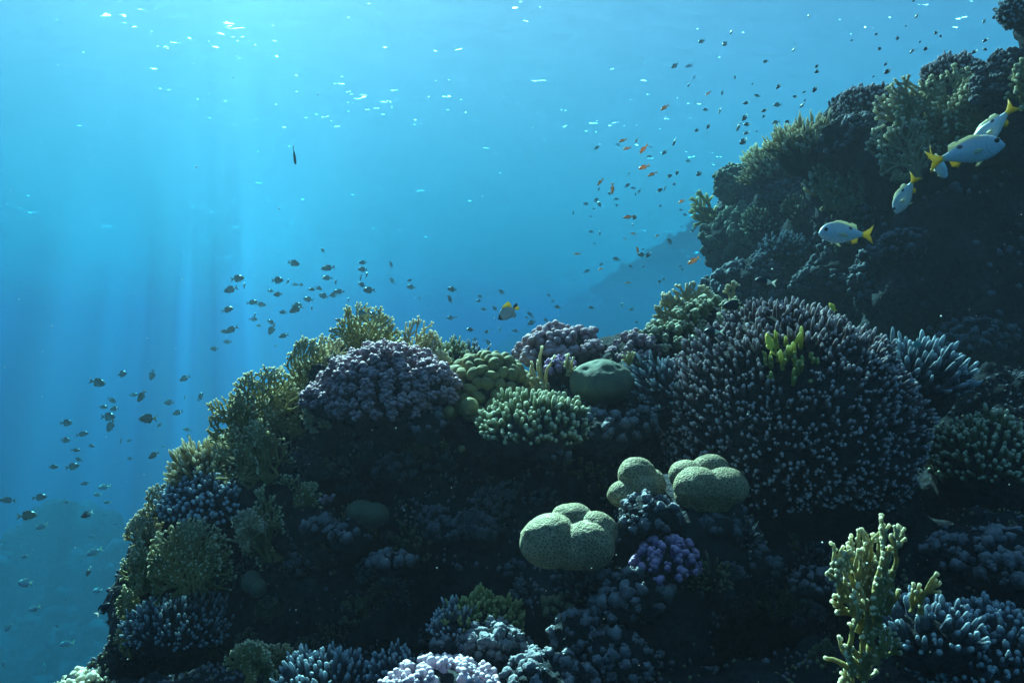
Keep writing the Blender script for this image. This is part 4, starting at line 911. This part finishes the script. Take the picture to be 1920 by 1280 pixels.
for key, (x0, y0, zm, where, grp, rows) in SCHOOLS.items():
    cls = {}
    for row in rows:
        zx, zy, zl, ang = row[:4]
        yaw = row[4] if len(row) > 4 else 0
        kd = row[5] if len(row) > 5 else 'c'
        Y = row[6] if len(row) > 6 else None
        nm, meshes, L = KIND[kd]
        o = bpy.data.objects.new(nm, fr.choice(meshes)); COL.objects.link(o)
        px, py = x0+zx/zm, y0+zy/zm
        LL = L*fr.uniform(.75, 1.45)
        if Y is None and px > 1330:                 # keep the swarm in front of the far wall
            Y = min(LL*F/(zl/zm), 12.0 if px < 1500 else 7.5)
        place_fish(o, px, py, zl/zm*(1.3 if kd == 'a' else 1.08)*fr.uniform(.9, 1.1), ang, yaw if yaw else fr.uniform(-18, 18), LL, Y, fr.uniform(-.2, .2), fr.uniform(.8, 1.15))
        tag(o, '', 'fish', grp)
        cls.setdefault((kd, HEAD[int(((ang % 360)+22.5)//45) % 8]), []).append((px, o))
    for (kd, hd), mem in cls.items():
        mem.sort(key=lambda m: m[0])
        for i, (px, o) in enumerate(mem):
            if len(mem) == 1: o['label'] = 'only %s facing %s in %s' % (COLR[kd], hd, where)
            else: o['label'] = '%s facing %s, %s such from left in %s' % (COLR[kd], hd, ORD[min(i, len(ORD)-1)], where)

# the larger fish, with fins and eyes of their own
def snapper_skin(N, co, xyz, c):
    d = N.n('VectorMath', {0: N.n('CombineXYZ', {0: xyz[0], 1: 0.0, 2: N.math('MULTIPLY', xyz[2], 1.25)}).outputs[0], 1: (-.08, 0, .115)}, operation='DISTANCE').outputs['Value']
    spot = N.maprange(d, .030, .046, 1.0, 0.0)
    c = N.n('Mix', {0: N.maprange(xyz[2], .13, .19, 0.0, .7), 6: c, 7: (0.62, 0.50, 0.13, 1)}, data_type='RGBA').outputs[2]
    c = N.n('Mix', {0: N.maprange(xyz[0], -.36, -.26, 1.0, 0.0), 6: c, 7: (0.85, 0.65, 0.06, 1)}, data_type='RGBA').outputs[2]
    d2 = N.n('VectorMath', {0: N.n('CombineXYZ', {0: xyz[0], 1: 0.0, 2: xyz[2]}).outputs[0], 1: (.42, 0, .0)}, operation='DISTANCE').outputs['Value']
    gill = N.maprange(N.math('ABSOLUTE', N.math('SUBTRACT', d2, .175)), .003, .012, .45, 0.0)
    c = N.n('Mix', {0: gill, 6: c, 7: (0.25, 0.30, 0.34, 1)}, data_type='RGBA').outputs[2]
    row = N.n('TexVoronoi', {'Vector': N.n('Mapping', {0: co, 3: (1, 1, 1.5)}).outputs[0], 'Scale': 34.0}).outputs['Distance']
    c = N.n('Mix', {0: N.maprange(row, .25, .7, 0.0, .35), 6: c, 7: (0.30, 0.37, 0.42, 1)}, data_type='RGBA').outputs[2]
    return N.n('Mix', {0: spot, 6: c, 7: (0.015, 0.015, 0.02, 1)}, data_type='RGBA').outputs[2]
SKIN = fish_mat('silver_skin', (0.48, 0.53, 0.53), (0.60, 0.69, 0.75), (0.80, 0.84, 0.86), -.18, .18, .32, .7, snapper_skin)
YFIN = plain('yellow_fin', (0.66, 0.50, 0.10), .5, .5)
WFIN = plain('whitish_fin', (0.80, 0.78, 0.55), .5, .4)
P_SNAP = [(-.33, .042, -.038, .22), (-.26, .055, -.055, .34), (-.12, .125, -.12, .75), (.05, .185, -.175, 1), (.20, .20, -.185, 1), (.33, .165, -.155, .9), (.42, .105, -.115, .72), (.475, .03, -.075, .45), (.50, -.03, -.045, .06)]
def snapper(label, px, py, lenpx, ang, yaw, Y, bend=0.0, roll=0.0, grp='yellow tailed snappers by the dark wall'):
    root = bpy.data.objects.new('snapper', None); COL.objects.link(root); root.empty_display_size = .1
    tag(root, label, 'fish', grp)
    def part(nm, fill, mat):
        g = Geo(); fill(g); g.V = [bend_x(v, bend) for v in g.V]
        return g.obj(nm, mat, root)
    g = Geo(); V, Q = fish_body(smooth_prof(P_SNAP, 22), .075, 18); g.add(bend_x(V, bend), Q=Q); g.obj('body', SKIN, root)
    part('tail_fin', lambda g: plate(g, [(-.30, .032), (-.38, .06), (-.46, .11), (-.53, .175), (-.50, .08), (-.465, .0), (-.50, -.08), (-.53, -.17), (-.46, -.11), (-.38, -.06), (-.30, -.03)], .010), YFIN)
    part('dorsal_fin', lambda g: plate(g, [(.24, .18), (.18, .215), (.08, .225), (-.02, .205), (-.09, .18), (-.13, .195), (-.21, .165), (-.24, .05), (-.10, .12), (.08, .16)], .006), WFIN)
    part('anal_fin', lambda g: plate(g, [(-.10, -.12), (-.15, -.185), (-.23, -.15), (-.25, -.05)], .006), YFIN)
    part('pelvic_fin', lambda g: plate(g, [(.20, -.17), (.10, -.235), (.06, -.225), (.12, -.17)], .006), WFIN)
    for sy in (-1, 1):
        def tilt(V, sy=sy):
            V = np.array(V); V[:, 1] += sy*np.clip(.20-V[:, 0], 0, 1)*.55; return V
        part('pectoral_fin', lambda g: plate(g, [(.20, -.03), (.12, .0), (.05, -.03), (.04, -.08), (.12, -.075)], .005, sy*.078, 0, tilt), WFIN)
        def eyef(g):
            v, f = ico(3); g.add(v*np.array([.034, .014, .034])+np.array([.395, sy*.061, .045]), T=f)
        part('eye', eyef, EYE)
    place_fish(root, px, py, lenpx*.94, ang, yaw, .2, Y, roll)
    return root
snapper('white yellow tailed snapper swimming alone facing left, showing one black spot', 1583, 438, 112, 178, -12, 2.6, .06)
snapper('largest white snapper facing right with yellow tail, in front of the others', 1812, 286, 135, 14, -14, 2.3, -.03)
snapper('snapper diving behind the largest one with its yellow tail held up', 1862, 240, 95, 232, 25, 2.45, .05)
snapper('small snapper seen head on under the largest one, yellow tail upward', 1698, 365, 66, 255, 40, 2.5, .05, .5)
snapper('half hidden snapper behind the tail of the largest one, its yellow tail at left', 1757, 309, 75, -25, 35, 2.75, -.05)

def butterfly_skin(N, co, xyz, c):
    c = N.n('Mix', {0: N.maprange(N.math('ADD', xyz[2], N.math('MULTIPLY', xyz[0], -0.5)), .20, .30, 0.0, .9), 6: c, 7: (0.80, 0.55, 0.08, 1)}, data_type='RGBA').outputs[2]
    return N.n('Mix', {0: N.maprange(xyz[0], .30, .36, 0.0, N_ONE), 6: c, 7: (0.02, 0.02, 0.03, 1)}, data_type='RGBA').outputs[2]
N_ONE = 1.0
BUT = fish_mat('butterfly_skin', (0.26, 0.30, 0.30), (0.30, 0.36, 0.37), (0.34, 0.40, 0.40), -.25, .25, .4, .4, butterfly_skin)
BLK = plain('black_fin_patch', (0.012, 0.014, 0.02), .5, 0)
root = bpy.data.objects.new('butterflyfish', None); COL.objects.link(root)
tag(root, 'grey butterflyfish with yellow back, yellow and black tail, above lobed mound', 'fish')
P_BUT = [(-.30, .06, -.06, .25), (-.24, .13, -.12, .45), (-.10, .25, -.22, .85), (.08, .28, -.25, 1), (.24, .22, -.21, .95), (.35, .13, -.14, .75), (.43, .05, -.07, .5), (.49, -.02, -.035, .08)]
def bpart(nm, pts, mat, th=.01):
    g = Geo(); plate(g, pts, th); return g.obj(nm, mat, root)
g = Geo(); V, Q = fish_body(smooth_prof(P_BUT, 20), .075, 16); g.add(V, Q=Q); g.obj('body', BUT, root)
bpart('dorsal_fin', [(.14, .25), (.02, .34), (-.12, .36), (-.26, .38), (-.30, .24), (-.27, .12), (-.05, .22)], YFIN)
bpart('anal_fin', [(.0, -.23), (-.14, -.33), (-.26, -.26), (-.27, -.10), (-.1, -.18)], BUT)
bpart('tail_fin', [(-.29, .0), (-.30, -.06), (-.40, -.13), (-.50, -.14), (-.50, .01), (-.40, .01)], YFIN, .013)
tb = bpart('tail_fin', [(-.29, .0), (-.30, .07), (-.40, .13), (-.52, .15), (-.50, .012), (-.40, .012)], BLK, .013); tb['label'] = 'black upper half of the tail'
for sy in (-1, 1):
    g = Geo(); v, f = ico(2); g.add(v*np.array([.03, .014, .03])+np.array([.385, sy*.05, .02]), T=f); g.obj('eye', EYE, root)
place_fish(root, 952, 586, 46, 213, -10, .13, 3.4)

def single(name, code, label, px, py, lenpx, ang, yaw, Y, mats=None):
    me = KIND[code][1][1].copy()
    if mats:
        me.materials.clear()
        for m in mats: me.materials.append(m)
    o = bpy.data.objects.new(name, me); COL.objects.link(o)
    tag(o, label, 'fish'); place_fish(o, px, py, lenpx, ang, yaw, .07, Y); return o
YEL = [fish_mat('yellow_skin', (0.85, 0.60, 0.04), (0.88, 0.64, 0.05), (0.9, 0.7, 0.12), -.2, .2, .4, .4), YFIN, YFIN, EYE]
GRY = [fish_mat('sleek_grey_skin', (0.08, 0.12, 0.13), (0.14, 0.2, 0.2), (0.25, 0.3, 0.3), -.2, .2, .4, .4), DAM[2], DAM[2], EYE]
TEA = [fish_mat('teal_skin', (0.06, 0.22, 0.20), (0.10, 0.32, 0.28), (0.2, 0.4, 0.35), -.2, .2, .4, .4), DAM[2], DAM[2], EYE]
single('damselfish', 'h', 'dark damselfish with white tail hovering alone above the big dome', 1435, 528, 42, 172, 0, 2.6)
single('damselfish', 'c', 'tiny yellow damselfish at the right top of the big dome', 1561, 576, 19, 120, 25, 2.2, YEL)
single('damselfish', 'a', 'slender yellow fish standing upright in the yellow branch patch', 1443, 645, 44, 98, 20, 2.08, YEL)
single('damselfish', 'c', 'round blackish fish resting among branch tips on top of the dome', 1375, 572, 40, 185, 15, 2.25, [HLF[2], HLF[2], HLF[2], EYE])
single('damselfish', 'h', 'blackish fish with pale tail low between the dome branches', 1338, 622, 38, 180, 10, 2.15)
single('damselfish', 'c', 'teal fish beside the pale blue finger coral on dome shoulder', 1718, 646, 26, 10, 20, 2.5, TEA)
single('damselfish', 'a', 'lone grey fish pointing down high in the open water at left', 552, 292, 30, 268, 35, 3.6, GRY)

# specks drifting in the water
pr = rng(900); n = 420
Yp = pr.uniform(.8, 4.5, n); pxp = pr.uniform(0, 1920, n); pyp = pr.uniform(0, 1280, n)
g = Geo(); g.balls(np.stack([(pxp-960)/F*Yp, Yp, -(pyp-640)/F*Yp], 1), pr.uniform(.0004, .0011, n), 1)
o = g.obj('drifting_specks', plain('speck', (.8, .8, .75), .8)); o['kind'] = 'stuff'; o['label'] = 'pale specks drifting in the water'
